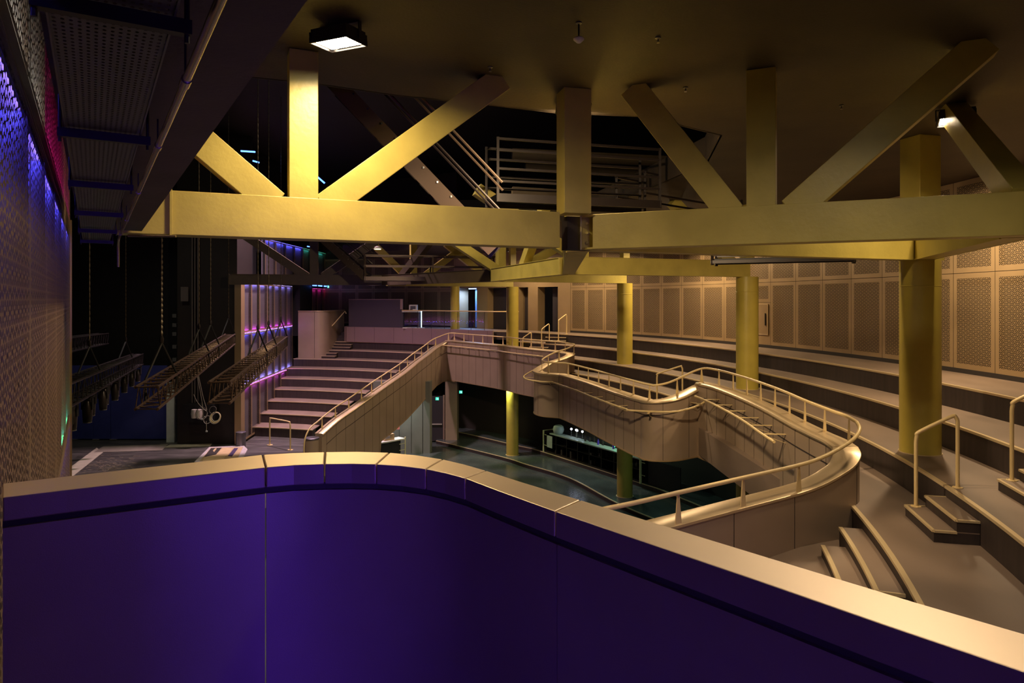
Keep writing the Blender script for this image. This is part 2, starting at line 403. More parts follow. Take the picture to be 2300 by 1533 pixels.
# fourth step (T3) follows the terrace edge, then the balustrade
poly3 = [(p.x, p.y) for p in e3] + [(p[0], p[1]) for p in reversed([pts_a[i] for i in (5, 4, 3)])] + [(-.2, 32.3)] + [(p.x, p.y) for p in reversed(off(e2, .05))]
root3 = thing('terrace_step', 'lowest curved terrace step running right behind the cream handrail', 'step', (5.1, 12, Z[3] - .42), 'curved terrace steps')
MB().prism(poly3, Z[3] - .04, Z[3]).build('tread', M['tread'], root3)
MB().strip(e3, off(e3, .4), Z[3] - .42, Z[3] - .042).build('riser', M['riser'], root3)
MB().sweep([(p.x, p.y) for p in e3], [(-.012, Z[3] - .03), (-.012, Z[3] + .006), (.045, Z[3] + .006), (.045, Z[3] - .03)]).build('nosing', M['nosing'], root3)
fill = [(p[0], p[1] + .02) for p in TR[-16:]] + [(p[0], p[1] + .02) for p in AA[1:26]] + [(x, yf(0, x) + .2) for x in (-.9, -2, -3.2, -4.5, -5.2)]
root3b = MB().prism(fill, Z[3] - .04, Z[3]).build('tread_extension', M['tread'], root3)
# structure slab under the terraces = ceiling of the bar level
slab = [(p.x, p.y) for p in off(e3, .05)] + [(2.2, 28.0), (.9, 30.8), (-1.4, 34.4), (-3.0, 36.9)] + [(p.x, p.y) for p in reversed(arc(CW, RW + .3, -20, 55, 60))]
tag(MB().prism(slab, -2.44, Z4 - .02).build('floor_slab', M['ceil']), 'dark structural slab under the curved terraces', 'floor', kind='structure')
# landing below the lowest step inside the ribbon (two bays)
landb = [(p[0], p[1]) for p in (pts_c1[2:] + pts_b + pts_bc[:4])] + [(p.x, p.y) for p in tedge(3, 17.9, 2.6, 20)]
tag(MB().prism(landb, Z4 - .7, Z4).build('floor_landing', M['tread']), 'sunken landing behind the middle of the balustrade', 'floor', kind='structure')
landd = [(p[0], p[1]) for p in (pts_cd[1:] + pts_d)] + [(-2.2, 2.6), (1.5, 1.6)] + [(p.x, p.y) for p in tedge(3, 2.3, 4.75, 20)]
tag(MB().prism(landd, Z4 - .7, Z4).build('floor_landing', M['tread']), 'sunken landing at the foot of the curved steps by the near balustrade', 'floor', kind='structure')
# curved steps from the near landing up to the lowest terrace
st = thing('curved_steps', 'two low curved steps with pale nosings climbing from the sunken landing', 'steps', (4, 7.8, Z4))
for i, (o_, zt, ylo, yhi) in enumerate(((-.56, Z4 + .14, 7.35, 8.6), (-.28, Z4 + .28, 6.95, 8.95))):
    e = [Vector((c3[0] + (r3 + o_) * math.cos(a), c3[1] + (r3 + o_) * math.sin(a))) for a in [math.asin((ylo + (yhi - ylo) * k / 12 - c3[1]) / r3) for k in range(13)]]
    b = [Vector((c3[0] + (r3 - .005) * math.cos(a), c3[1] + (r3 - .005) * math.sin(a))) for a in [math.asin((ylo + (yhi - ylo) * k / 12 - c3[1]) / r3) for k in range(13)]]
    s_ = MB().strip(e, b, Z4, zt - .02).build('step_block', M['riser'], st)
    MB().strip(e, b, zt - .02, zt).build('step_tread', M['tread'], s_)
    MB().sweep([(p.x, p.y) for p in e], [(-.01, zt - .03), (-.01, zt + .005), (.04, zt + .005), (.04, zt - .03)]).build('step_nosing', M['nosing'], s_)
    MB().beam((*e[0], zt - .012), (*b[0], zt - .012), .03, .034).build('step_nosing', M['nosing'], s_)

# ---- tribune (raked steps on the left), nine tiers
XT = -12.2
rend = [-1.0, -4.55, -5.2, -5.9, -6.4, -7.1, -7.75, -8.3, -8.9]
names9 = ['topmost', 'second', 'third', 'fourth', 'fifth', 'sixth', 'seventh', 'eighth', 'lowest']
for k in range(9):
    z = -.84 - .42 * k; xr = rend[k]; xs = [XT + (xr - XT) * i / 16 for i in range(17)]
    A = [Vector((x, yf(k, x))) for x in xs]; B = [Vector((x, yf(k, x) + 1.2)) for x in xs]
    r_ = thing('tribune_step', names9[k] + ' of the nine broad dark steps between the glowing wall and the sloping balustrade', 'step', (XT + 2, yf(k, XT + 2), z - .42), 'raked tribune steps')
    MB().strip(A, B, z - .04, z).build('tread', M['tread'], r_)
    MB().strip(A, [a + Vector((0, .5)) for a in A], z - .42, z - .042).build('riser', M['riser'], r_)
    MB().sweep([(p.x, p.y) for p in A], [(-.04, z - .03), (-.04, z + .006), (.012, z + .006), (.012, z - .03)]).build('nosing', M['nosing'], r_)

# ---- right wall: curved, clad in perforated panels
wr = MB()
A = arc(CW, RW + .12, -30, 75, 120); B = arc(CW, RW + .4, -30, 75, 120)
doors = [((1031, 1071), .9), ((1095, 1139.5), .9), ((1165, 1186), .9), ((1208, 1253), .9)]
dangs = [(ang(ray_circle(b, CW, RW), CW), ang(ray_circle(a, CW, RW), CW)) for (a, b), _ in doors]
def wall_seg(a0, a1, z0, z1, r0=RW, r1=RW + .4, mi=0, n=None):
    n = n or max(2, int((a1 - a0) / .8)); wr.strip(arc(CW, r0, a0, a1, n), arc(CW, r1, a0, a1, n), z0, z1, mi)
a_perf0 = ang(ray_circle(1281, CW, RW), CW)
wall_seg(-30, a_perf0, 0, 4.2, RW + .12)
a_prev = a_perf0
for (a0, a1) in sorted(dangs):
    wall_seg(a_prev, a0, 0, 4.2, mi=1, n=6); wall_seg(a0, a1, 2.26, 4.2, mi=1, n=4); a_prev = a1
wall_seg(a_prev, a_prev + .5, 0, 4.2, mi=1)
a_left0 = a_prev + .5
wall_seg(a_left0, 72, 0, 9, RW + .12)
wr.strip(arc(CW, RW + .1, -30, 72, 90), arc(CW, RW + .4, -30, 72, 90), -6.4, -.03)
wallr = wr.build('wall_right', [M['backing'], M['sheet']]); wallr['kind'] = 'structure'; wallr['label'] = 'long curved wall clad in rosette perforated metal panels'; wallr['category'] = 'wall'
MB().strip(arc(CW, RW - .01, -30, a_perf0, 80), arc(CW, RW + .12, -30, a_perf0, 80), 0, .1).build('wall_plinth', M['dark'], wallr)
aref = ang(ray_circle(2234.9, CW, RW), CW); step = math.degrees(1.25 / RW)
joints = []
k = -22
a = aref - 12 * step
while a < a_perf0: joints.append(a); a += step
joints.append(a_perf0 - .05)
jh = ang(ray_circle(1746.3, CW, RW), CW)
ga = .006 / RW * 57.3
for i in range(len(joints) - 1):
    a0, a1 = joints[i] + ga, joints[i + 1] - ga
    p0 = (CW[0] + RW * math.cos(math.radians(a0)), CW[1] + RW * math.sin(math.radians(a0))); p1 = (CW[0] + RW * math.cos(math.radians(a1)), CW[1] + RW * math.sin(math.radians(a1)))
    if a1 - a0 < .4: panel('wall_panel', wallr, p0, p1, .1, 4.19, M['perf'], M['sheet'], .02, False); continue
    hatch = abs((a0 + a1) / 2 - (jh + step / 2)) < step / 2
    panel('wall_panel', wallr, p0, p1, 1.52 if hatch else .1, 2.175, M['perf'], M['sheet'])
    if hatch:
        panel('wall_panel', wallr, p0, p1, .1, 1.51, M['perf'], M['sheet'], .1, False)
        hp = (Vector(p0), Vector(p1))
    panel('wall_panel', wallr, p0, p1, 2.187, 4.19, M['perf'], M['sheet'])
# left far part of the curved wall, same cladding
a = a_left0 + ga
while a < 70:
    a1 = a + step - 2 * ga
    p0 = (CW[0] + RW * math.cos(math.radians(a)), CW[1] + RW * math.sin(math.radians(a))); p1 = (CW[0] + RW * math.cos(math.radians(a1)), CW[1] + RW * math.sin(math.radians(a1)))
    panel('wall_panel', wallr, p0, p1, .1, 2.175, M['perf'], M['sheet']); panel('wall_panel', wallr, p0, p1, 2.187, 4.19, M['perf'], M['sheet'])
    a += step
# access hatch
ha, hb = hp; hd = (hb - ha).normalized(); hn = Vector((hd.y, -hd.x))
if hn.dot(Vector(CW) - ha) < 0: hn = -hn
hr = thing('access_hatch', 'small blank access hatch with two stickers set low in the perforated wall', 'hatch', (*(ha + hd * .6), .35))
q0 = ha + hd * .10 + hn * .012; q1 = hb - hd * .10 + hn * .012
MB().beam((*q0, .95), (*q1, .95), .02, 1.0).build('hatch_door', M['sheet'], hr)
fr = MB()
for z in (.44, 1.46): fr.beam((*(q0 + hn * .008), z), (*(q1 + hn * .008), z), .012, .02)
for q in (q0, q1): fr.beam((*(q + hn * .008), .44), (*(q + hn * .008), 1.46), .02, .012)
fr.build('hatch_frame', M['nosing'], hr)
qs = q0.lerp(q1, .78) + hn * .016
MB().beam((*qs, 1.36), (*(q0.lerp(q1, .9) + hn * .016), 1.36), .006, .11).build('sticker', M['cream'], hr)
MB().beam((*(q0.lerp(q1, .68) + hn * .016), 1.36), (*(q0.lerp(q1, .74) + hn * .016), 1.36), .006, .07).build('sticker', M['red'], hr)
MB().beam((*(q0.lerp(q1, .12) + hn * .02), .75), (*(q0.lerp(q1, .12) + hn * .02), 1.15), .03, .03).build('hatch_handle', M['black'], hr)

# doors in recesses
def door(n, a0, a1, matd, label, frac=(0, 1), rec=.9, handle=.85):
    p0 = Vector((CW[0] + RW * math.cos(math.radians(a1)), CW[1] + RW * math.sin(math.radians(a1)))); p1 = Vector((CW[0] + RW * math.cos(math.radians(a0)), CW[1] + RW * math.sin(math.radians(a0))))
    d = (p1 - p0); t = d.normalized(); nrm = Vector((-t.y, t.x))
    if nrm.dot(p0 - Vector(CW)) < 0: nrm = -nrm
    mb = MB(); mb.beam((*(p0 + nrm * (rec / 2) - t * .04), 1.13), (*(p0 + nrm * (rec / 2) - t * .041 + Vector((0, 0))), 1.14), rec, .01) if False else None
    r_ = thing('door_%d' % n, label, 'door', (*(p0 + nrm * rec + d / 2), 0), kind='structure')
    j = MB()
    for s_, pp in ((-1, p0), (1, p1)): j.beam((*(pp + t * .03 * s_), 1.13), (*(pp + t * .03 * s_ + nrm * rec), 1.13), .06, 2.26)
    j.beam((*(p0 + nrm * rec * .5), 2.29), (*(p1 + nrm * rec * .5), 2.29), rec, .06)
    j.build('door_reveal', M['sheet'], r_)
    q0 = p0 + d * frac[0] + nrm * rec; q1 = p0 + d * frac[1] + nrm * rec
    leaf = MB().beam((*q0, 1.11), (*q1, 1.11), .06, 2.2).build('door_leaf', matd, r_)
    h = q0.lerp(q1, handle) - nrm * .06
    MB().box((h.x, h.y, 1.0), (.08, .05, .42)).build('door_handle', M['cream'], leaf)
    return p0, p1, nrm, t, r_
info = []
labs = ['steel blue door standing ajar with bright bluish light behind, leftmost of the far doors', 'dark double door between the second pier and the yellow column', 'dark blue lit door just right of the yellow column', 'dark recessed door closest to the perforated wall']
for i, (a0, a1) in enumerate(dangs):
    info.append(door(i + 1, a0, a1, M['doorblue'] if i == 0 else M['door'], labs[i], (.42, .96) if i == 0 else ((0, 1) if i < 3 else (.42, 1)), rec=.5 if i != 0 else .8))
# light in the lobby behind the first door
p0, p1, nrm, t, r_ = info[0]
c_ = (p0 + p1) / 2 - nrm * .0
area(r_, (c_.x + nrm.x * .3, c_.y + nrm.y * .3, 2.2), .5, 130, (.25, .45, 1), (0, 0, 0), 170)
MB().beam((*(c_ + nrm * .4 - t * .25), 2.235), (*(c_ + nrm * .4 + t * .25), 2.235), .08, .04).build('door_light', M['neon'], r_)

# ---- ceiling over the terraces, with the hole of the auditorium
hole = [(-5.2, 7.2), (-2.33, 8.25), (-1.46, 8.7), (-.23, 9.14), (.62, 9.5), (1.9, 9.7), (3.3, 10.8), (3.7, 13), (3.2, 16), (2.5, 19.5), (1.4, 23), (-.2, 27), (-3, 32), (-6, 36), (-9.5, 38.4), (-9.5, 43.5)]
outer = [(p.x, p.y) for p in arc(CW, RW + .5, 66, -32, 60)] + [(-2, -3.4), (-5.2, -3.4)]
cl = MB().prism(hole + outer, 4.2, 4.5).build('ceiling', M['ceil']); tag(cl, 'low dark painted ceiling over the curved terraces', 'ceiling', kind='structure')
roof = MB().box((-8, 16, 9.2), (60, 70, .3)).build('ceiling_high', M['black']); tag(roof, 'black high roof over stage and auditorium', 'ceiling', kind='structure')
cb = MB()
for i in range(len(hole) - 1): cb.beam((*hole[i], 4.45), (*hole[i + 1], 4.45), .05, .5)
cbo = cb.build('ceiling_edge', M['ceil'], cl)

# ---- lower level floors
pitp = [(-7.4, 24), (-6, 28), (-4.4, 35), (-4.2, 40), (8.5, 36), (13, 20), (13, 3), (0, 1.5), (-7.4, 6)]
fl = MB().prism([(-30, 0), (-30, 46), (16, 46), (16, 0)], ZPIT - .3, ZPIT).build('floor', M['pitfloor']); tag(fl, 'dark greenish lower floor of the bar level', 'floor', kind='structure')
kA = [P(980, 989, ZP), P(1014, 997, ZP), P(1133, 1026.5, ZP), P(1180, 1041.4, ZP), P(1279, 1072, ZP), P(1393, 1132, ZP), Vector((6.0, 21, 0)), Vector((6.9, 16.5, 0)), Vector((7.1, 11, 0))]
kA = [Vector((p.x, p.y)) for p in kA]; kA = [Vector((p.x, p.y)) for p in cat_rom([Vector((p.x, p.y, 0)) for p in kA], 6)]
kB = [P(985, 960, -5.7), P(1056, 975, -5.7), P(1164.5, 1000.4, -5.7), P(1210, 1011, -5.7), P(1443, 1085, -5.7), P(1502, 1106, -5.7), Vector((8.4, 20, 0)), Vector((9, 15, 0))]
kB = [Vector((p.x, p.y)) for p in cat_rom([Vector((p.x, p.y, 0)) for p in kB], 6)]
kC = arc(CW, RW + .05, -5, 58, 60)
for lab, e, b, z, h in (('low curved kerb step nearest the dance floor on the bar level', kA, kB, ZP, .16), ('upper curved kerb step under the long bar', kB, list(kC), -5.7, .16)):
    A = resample(e[::-1], 60); B = resample(b[::-1] if b is kB else b, 60)
    r_ = thing('kerb_step', lab, 'step', (A[30].x, A[30].y, z - h), 'kerb steps of the bar level')
    MB().strip(A, B, z - h, z).build('tread', M['pitfloor'], r_)
    MB().sweep([(p.x, p.y) for p in A], [(-.03, z - .02), (-.03, z + .006), (.03, z + .006), (.03, z - .02)]).build('nosing', M['nosing'], r_)
    MB().sweep([(p.x, p.y) for p in A], [(-.014, z - h), (-.014, z - .02), (.0, z - .02), (.0, z - h)]).build('riser', M['riser'], r_)

# ---- stage
sp = [(-30, 14), (-30, 31.5), (-8.6, 31.5), (-8.2, 27.5), (-7.5, 25.7), (-7.2, 14)]
sf = MB().prism(sp, ZPIT, ZS).build('floor_stage', M['stage']); tag(sf, 'black scuffed stage floor with pale dust', 'floor', kind='structure')
sb = MB().box((-21, 31.2, 2.2), (18.2, .3, 13.8)).build('wall_stage', M['black']); tag(sb, 'black back wall of the stage', 'wall', kind='structure')
sl = MB().box((-29.8, 16, 2), (.3, 31, 14)).build('wall_left', M['black']); tag(sl, 'black side wall of the stage tower', 'wall', kind='structure')
bk = MB().box((-6, -3.5, 1), (50, .3, 16)).build('wall_back', M['black']); tag(bk, 'dark wall behind the viewpoint', 'wall', kind='structure')
# near floor where the photographer stands
nf = MB().prism([(-.35, -3.3), (1.6, -3.3), (1.6, 1.2), (.2, 1.7), (-.6, 2.0), (-1.4, 1.75)], -.3, 0).build('floor_near', M['tread']); tag(nf, 'grey brown floor inside the nearest parapet', 'floor', kind='structure')
# ================================================================ RIBBON BALUSTRADE
def pl(x, tab):
    if x <= tab[0][0]: return tab[0][1]
    for (a, b), (c, d) in zip(tab, tab[1:]):
        if x <= c: return b + (d - b) * (x - a) / (c - a)
    return tab[-1][1]
def walk(path, start, gap, end=0):
    L_ = [0]
    for i in range(1, len(path)): L_.append(L_[-1] + (Vector(path[i][:2]) - Vector(path[i - 1][:2])).length)
    out = []; s_ = start; j = 0
    while s_ < L_[-1] - end:
        while j < len(L_) - 2 and L_[j + 1] < s_: j += 1
        q = (s_ - L_[j]) / max(L_[j + 1] - L_[j], 1e-6); p = Vector(path[j]).lerp(Vector(path[j + 1]), q)
        t = Vector(path[j + 1]) - Vector(path[j]); t.z = 0; t.normalize(); out.append((p, t, Vector((t.y, -t.x, 0)))); s_ += gap
    return out
WD = .32; PH = .37
def balustrade(label, path, zfl, zbot, post_start=.4, gap=.86, post_end=.2, rail=True, pipe=None, reveal=.36):
    path = [Vector(p) for p in path]
    mid = path[len(path) // 2]
    root = thing('balustrade', label, 'balustrade', (mid.x, mid.y, mid.z - 1.1))
    zb = zbot if callable(zbot) else (lambda p: zbot)
    zf = zfl if callable(zfl) else (lambda p: zfl)
    XY = [(p.x, p.y) for p in path]
    def prof(i):
        p = path[i]; zt = p.z - PH
        b = zb(p); f = max(min(zf(p), zt - .08), b + .02)
        return [(0, zt - .03), (0, f), (WD * .5, f), (WD * .5, b), (WD - .02, b), (WD - .02, zt - .03)]
    MB().sweep(XY, prof, smooth=True).build('cladding', M['metal'], root)
    def cop(i):
        zt = path[i].z - PH
        return [(-.02, zt - .035), (-.02, zt - .004), (-.012, zt), (WD - .02, zt), (WD + .015, zt - .012), (WD + .03, zt - .04), (WD + .015, zt - .068), (WD - .02, zt - .06), (WD - .02, zt - .035)]
    MB().sweep(XY, cop, smooth=True).build('coping', M['coping'], root)
    # vertical joints and the long reveal line in the cladding
    jb = MB()
    for p, t, n in walk(path, .3, .62, .1):
        q = p + n * (WD - .018); jb.beam((q.x, q.y, p.z - PH - .07), (q.x, q.y, zb(p) + .01), .004, .008, up=t)
        if zf(p) < p.z - PH - .2:
            q = p - n * .001; 
    for p, t, n in walk(path, .5, 1.24, .1):
        q = p - n * .001; jb.beam((q.x, q.y, p.z - PH - .05), (q.x, q.y, max(zf(p), zb(p)) + .01), .004, .008, up=t)
    jb.build('panel_joint', M['dark'], root)
    if reveal: MB().sweep(XY[2:-2], lambda i: [(WD - .025, path[i + 2].z - PH - reveal - .009), (WD - .012, path[i + 2].z - PH - reveal - .009), (WD - .012, path[i + 2].z - PH - reveal + .009), (WD - .025, path[i + 2].z - PH - reveal + .009)]).build('reveal', M['dark'], root)
    MB().sweep(XY, lambda i: [(WD - .03, zb(path[i]) - .01), (WD - .005, zb(path[i]) - .01), (WD - .005, zb(path[i]) + .02), (WD - .03, zb(path[i]) + .02)]).build('bottom_trim', M['sheet'], root)
    if rail: MB().tube([p + Vector((0, 0, -.01)) for p in path], .027, 10).build('handrail', M['rail'], root)
    for p, t, n in walk(path, post_start, gap, post_end):
        zt = p.z - PH; z1 = p.z - .03; q = p + n * .02; m = MB()
        vs = []
        for wd, z in ((.05, zt - .002), (.013, z1)):
            for a, b in ((-wd, -.007), (wd, -.007), (wd, .007), (-wd, .007)): vs.append((q.x + t.x * a + n.x * b, q.y + t.y * a + n.y * b, z))
        m.add(vs, [(3, 2, 1, 0), (4, 5, 6, 7), (0, 1, 5, 4), (1, 2, 6, 5), (2, 3, 7, 6), (3, 0, 4, 7)])
        m.build('baluster', M['rail'], root)
    if pipe:
        i0, i1, dz, offs = pipe
        sub = path[i0:i1]; W = walk(sub, 0, .25, 0)
        pp = [p + n * offs + Vector((0, 0, -PH + dz)) for p, t, n in W]
        lb = MB().tube(cat_rom(pp, 3), .026, 10).build('lighting_pipe', M['rail'], root)
        for p, t, n in walk(sub, .45, .86, .3):
            a = p + n * (WD - .03) + Vector((0, 0, -PH + dz - .02)); b = p + n * offs + Vector((0, 0, -PH + dz - .02))
            m = MB().beam(a, b, .05, .012); m.beam(a + Vector((0, 0, -.16)), b, .008, .012, up=t); m.build('bracket', M['rail'], lb)
    return root
zbT = [(-7.2, ZPIT), (-6.0, ZPIT), (-5.94, -4.5), (-5.55, -4.25), (-5.18, -3.95), (-4.8, -3.55), (-4.47, -3.15), (-4.18, -2.85), (-3.85, -2.7), (-3.3, -2.66)]
balustrade('sloping balustrade rising beside the broad tribune steps', TR, lambda p: p.z - .95, lambda p: pl(p.x, zbT), reveal=.55)
nA = len(AA)
balustrade('far balustrade crossing below the terrace with glass rail, ending in a curl', AA, -1.28, -2.62, pipe=(0, nA - 26, -.24, .66))
balustrade('middle balustrade swinging forward around the sunken landing', BB, -1.66, -2.45, pipe=(8, len(BB) - 14, -.24, .66))
balustrade('right balustrade following the lowest terrace towards the viewer', CC, -1.28, -2.45, pipe=(6, len(CC) - 14, -.24, .74))
balustrade('near balustrade curving round into the bright coping above the curved steps', DD, -1.70, -2.45, post_start=1.62, gap=1.16)
# foot of the tribune rail: bend down to the stage floor and the round bollard
fr_ = thing('handrail_end', 'hooked lower end of the tribune handrail beside the round bollard', 'handrail', (TR[0].x, TR[0].y, ZS))
b0 = TR[0]; dv = (TR[0] - TR[3]).normalized()
hp_ = [b0, b0 + dv * .35 + Vector((0, 0, -.02)), b0 + dv * .6 + Vector((0, 0, -.18)), b0 + dv * .7 + Vector((0, 0, -.42))]
end_ = b0 + dv * .72; end_.z = ZS
hp_.append(Vector((end_.x, end_.y, hp_[-1].z - .3))); hp_.append(end_)
MB().tube(cat_rom(hp_, 6), .027, 10).build('rail_tube', M['rail'], fr_)
def bollard(name, label, c, r, z0, z1, lidm, bm_):
    o = thing(name, label, 'bin' if 'bin' in name else 'post', (c[0], c[1], z0))
    MB().cyl(c, r, z0, z1 - .05, 40).build('body', bm_, o)
    MB().lathe((c[0], c[1], z1 - .06), [(0, 0), (r * 1.04, 0), (r * 1.04, .05), (r * .97, .06), (0, .06)], 40).build('lid', lidm, o); return o
bp_ = Q(700, 982, 25.3)
bollard('metal_bollard', 'round metal clad bollard at the foot of the sloping balustrade', (bp_.x, bp_.y), .265, ZS, bp_.z, M['galv'], M['metal'])
tb = P(541, 1002, ZS)
bollard('litter_bin', 'small round steel bin on the stage floor by the end of the glowing wall', (tb.x, tb.y), .20, ZS, ZS + .62, M['galv'], M['galv'])

# ================================================================ GRAB RAILS AND BOX STEPS
def grab(label, a, b, h=.92, group='hooped grab rails'):
    a = Vector(a); b = Vector(b); o = thing('grab_rail', label, 'handrail', a, group)
    ta = a + Vector((0, 0, h)); tb_ = b + Vector((0, 0, h)); d = (tb_ - ta).normalized()
    pts = [a, ta - Vector((0, 0, .10)), ta - Vector((0, 0, .03)) + d * .012, ta + d * .05 + Vector((0, 0, .012)), tb_ - d * .09 + Vector((0, 0, .012)), tb_ - d * .03 - Vector((0, 0, .015)), tb_ - Vector((0, 0, .08)), b]
    tub = [pts[0]] + cat_rom(pts[1:7], 5) + [pts[7]]
    MB().tube(tub, .024, 12).build('rail_tube', M['rail'], o)
    for q in (a, b):
        f = MB().lathe((q.x, q.y, q.z), [(0, 0), (.062, 0), (.062, .008), (.03, .012), (0, .012)], 20)
        for k in range(3):
            an = 2 * PI * k / 3 + .4; f.cyl((q.x + .045 * math.cos(an), q.y + .045 * math.sin(an)), .008, q.z + .006, q.z + .018, 8)
        f.build('base_plate', M['rail'], o)
    return o
def boxsteps(label, a, b, dep, zlow, zbase, rise=.14, n=2, tr=.24, group='pairs of box steps'):
    """front edge a-b (plan), going back along dep"""
    a = Vector(a[:2]); b = Vector(b[:2]); dep = Vector(dep[:2]).normalized()
    o = thing('box_steps', label, 'steps', (*((a + b) / 2), zbase), group)
    for i in range(n):
        A_ = a + dep * tr * i; B_ = b + dep * tr * i; A2 = a + dep * tr * n; B2 = b + dep * tr * n
        zt = zlow + rise * i; z0 = zbase if i == 0 else zlow + rise * (i - 1)
        s_ = MB().prism([tuple(A_), tuple(B_), tuple(B2), tuple(A2)], z0, zt - .012).build('step_block', M['riser'], o)
        MB().prism([tuple(A_), tuple(B_), tuple(B2), tuple(A2)], zt - .012, zt).build('step_tread', M['tread'], s_)
        m = MB()
        for p, q in ((A_, B_), (B_, B2 if i == n - 1 else B_ + dep * tr), (A_, A2 if i == n - 1 else A_ + dep * tr)): m.beam((*p, zt - .008), (*q, zt - .008), .035, .026)
        m.build('step_nosing', M['nosing'], s_)
    return o
boxsteps('pair of box steps with cream nosings on the lowest terrace, nearest the viewer', (4.98, 8.06), (5.22, 9.06), (.23, -.056), -1.12, -1.26)
grab('large hooped grab rail on the nearest pair of box steps', (5.32, 8.99, -1.12), (5.79, 8.87, -.84), .95)
boxsteps('box steps cut off by the right edge of the frame', (5.98, 7.72), (6.24, 8.76), (.23, -.056), -.70, -.84)
grab('hooped grab rail cut off by the right edge of the frame', (6.37, 8.70, -.70), (6.86, 8.58, -.42), .98)
boxsteps('box steps below the uppermost far terrace, between the doors and the perforated wall', (1.55, 31.55), (2.45, 31.25), (.1, 1), -.28, -.42, tr=.28)
grab('hooped grab rail on the uppermost far box steps', (2.15, 31.6, -.28), (2.56, 32.0, 0))
boxsteps('box steps between the two far lower terraces', (.75, 31.05), (1.55, 30.7), (.2, 1), -.70, -.84, tr=.28)
grab('middle one of the three small far grab rails', (1.36, 31.5, -.70), (1.73, 31.7, -.42))
grab('leftmost of the three small far grab rails, beside the yellow column', (.50, 31.9, -1.12), (.9, 31.9, -.84))
boxsteps('box steps rising from the sunken landing in the middle of the ribbon', (4.05, 20.0), (4.35, 20.95), (.5, -.15), Z4 + .14, Z4, tr=.26)
grab('grab rail poking above the bend of the middle balustrade', (4.3, 20.25, Z4 + .14), (4.98, 19.95, Z[3]), .93)
boxsteps('short box steps on the left tribune below the stair enclosure, lower pair', (-11.0, yf(2, -11) + .45), (-9.9, yf(2, -10) + .45), (0, 1), -1.54, -1.68, tr=.32)
boxsteps('short box steps on the left tribune below the stair enclosure, upper pair', (-10.5, yf(1, -10.5) + .5), (-9.3, yf(1, -9.3) + .5), (0, 1), -1.12, -1.26, tr=.32)
stp = thing('stair_flight', 'dark narrow stair climbing beside the curved metal enclosure', 'steps', (-9.9, 41.2, -.84))
for i in range(5):
    MB().box((-9.75 + .02 * i, yf(0, -9.8) + .75 + .3 * i, -.84 + .085 + .08 * i), (1.35, .6, .17 + .16 * i)).build('step_block', M['riser'], stp)
g1 = thing('grab_rail', 'low square-shouldered grab rail standing on the stage floor before the tribune', 'handrail', P(606, 998, ZS), 'hooped grab rails')
a_ = P(606, 999, ZS); b_ = P(652, 1010, ZS); h_ = 1.16
MB().tube([a_] + cat_rom([a_ + Vector((0, 0, h_ - .15)), a_ + Vector((.02, -.01, h_ - .04)), a_ + Vector((.1, -.08, h_)), b_ + Vector((-.12, .1, h_)), b_ + Vector((-.03, .02, h_ - .05)), b_ + Vector((0, 0, h_ - .16))], 5) + [b_], .03, 10).build('rail_tube', M['rail'], g1)
for q in (a_, b_): MB().lathe(q, [(0, 0), (.12, 0), (.12, .012), (0, .014)], 16).build('base_plate', M['rail'], g1)

# ================================================================ COLUMNS
ZB = 2.23; CH = .43
cols = [(6.54, 10.94), (6.46, 18.75), (4.29, 25.98), (0.02, 32.9)]
cl_ = ['thick yellow column nearest the viewer, on the right terrace', 'second yellow column from the right, behind the near handrail', 'third yellow column, standing clear in the middle of the terraces', 'fourth yellow column, in front of the dark doors']
for i, (c, z0) in enumerate(zip(cols, (-.84, -.84, -.84, -.84))):
    o = thing('round_column', cl_[i], 'column', (*c, z0), 'yellow round columns')
    MB().cyl(c, .295, z0, ZB - .001, 48).build('shaft', M['goldcol'], o)
    m = MB().lathe((*c, z0), [(.296, 0), (.31, 0), (.31, .012), (.296, .012)], 48); m.build('base_ring', M['nosing'], o)
    m = MB().lathe((*c, ZB - .42), [(.2955, 0), (.2995, .004), (.2995, .014), (.2955, .018)], 48); m.build('weld_ring', M['goldcol'], o)
c5 = Q(1022, 740, 37.6)
o = thing('round_column', 'slim yellow column left of the lit blue door', 'column', (c5.x, c5.y, 0), 'yellow round columns')
MB().cyl((c5.x, c5.y), .25, 0, 2.6, 40).build('shaft', M['goldcol'], o)
ll = ['', 'green-lit lower column glimpsed beneath the near balustrade', 'dark lower column in front of the long bar', 'lower column with a bright green-yellow top, left of the long bar']
for i in (1, 2, 3):
    o = thing('round_column', ll[i], 'column', (*cols[i], ZP), 'lower round columns')
    MB().cyl(cols[i], .295, ZP, -2.44, 40).build('shaft', M['goldcol'], o)
    MB().lathe((*cols[i], ZP), [(.296, 0), (.33, 0), (.33, .015), (.296, .015)], 40).build('base_ring', M['nosing'], o)

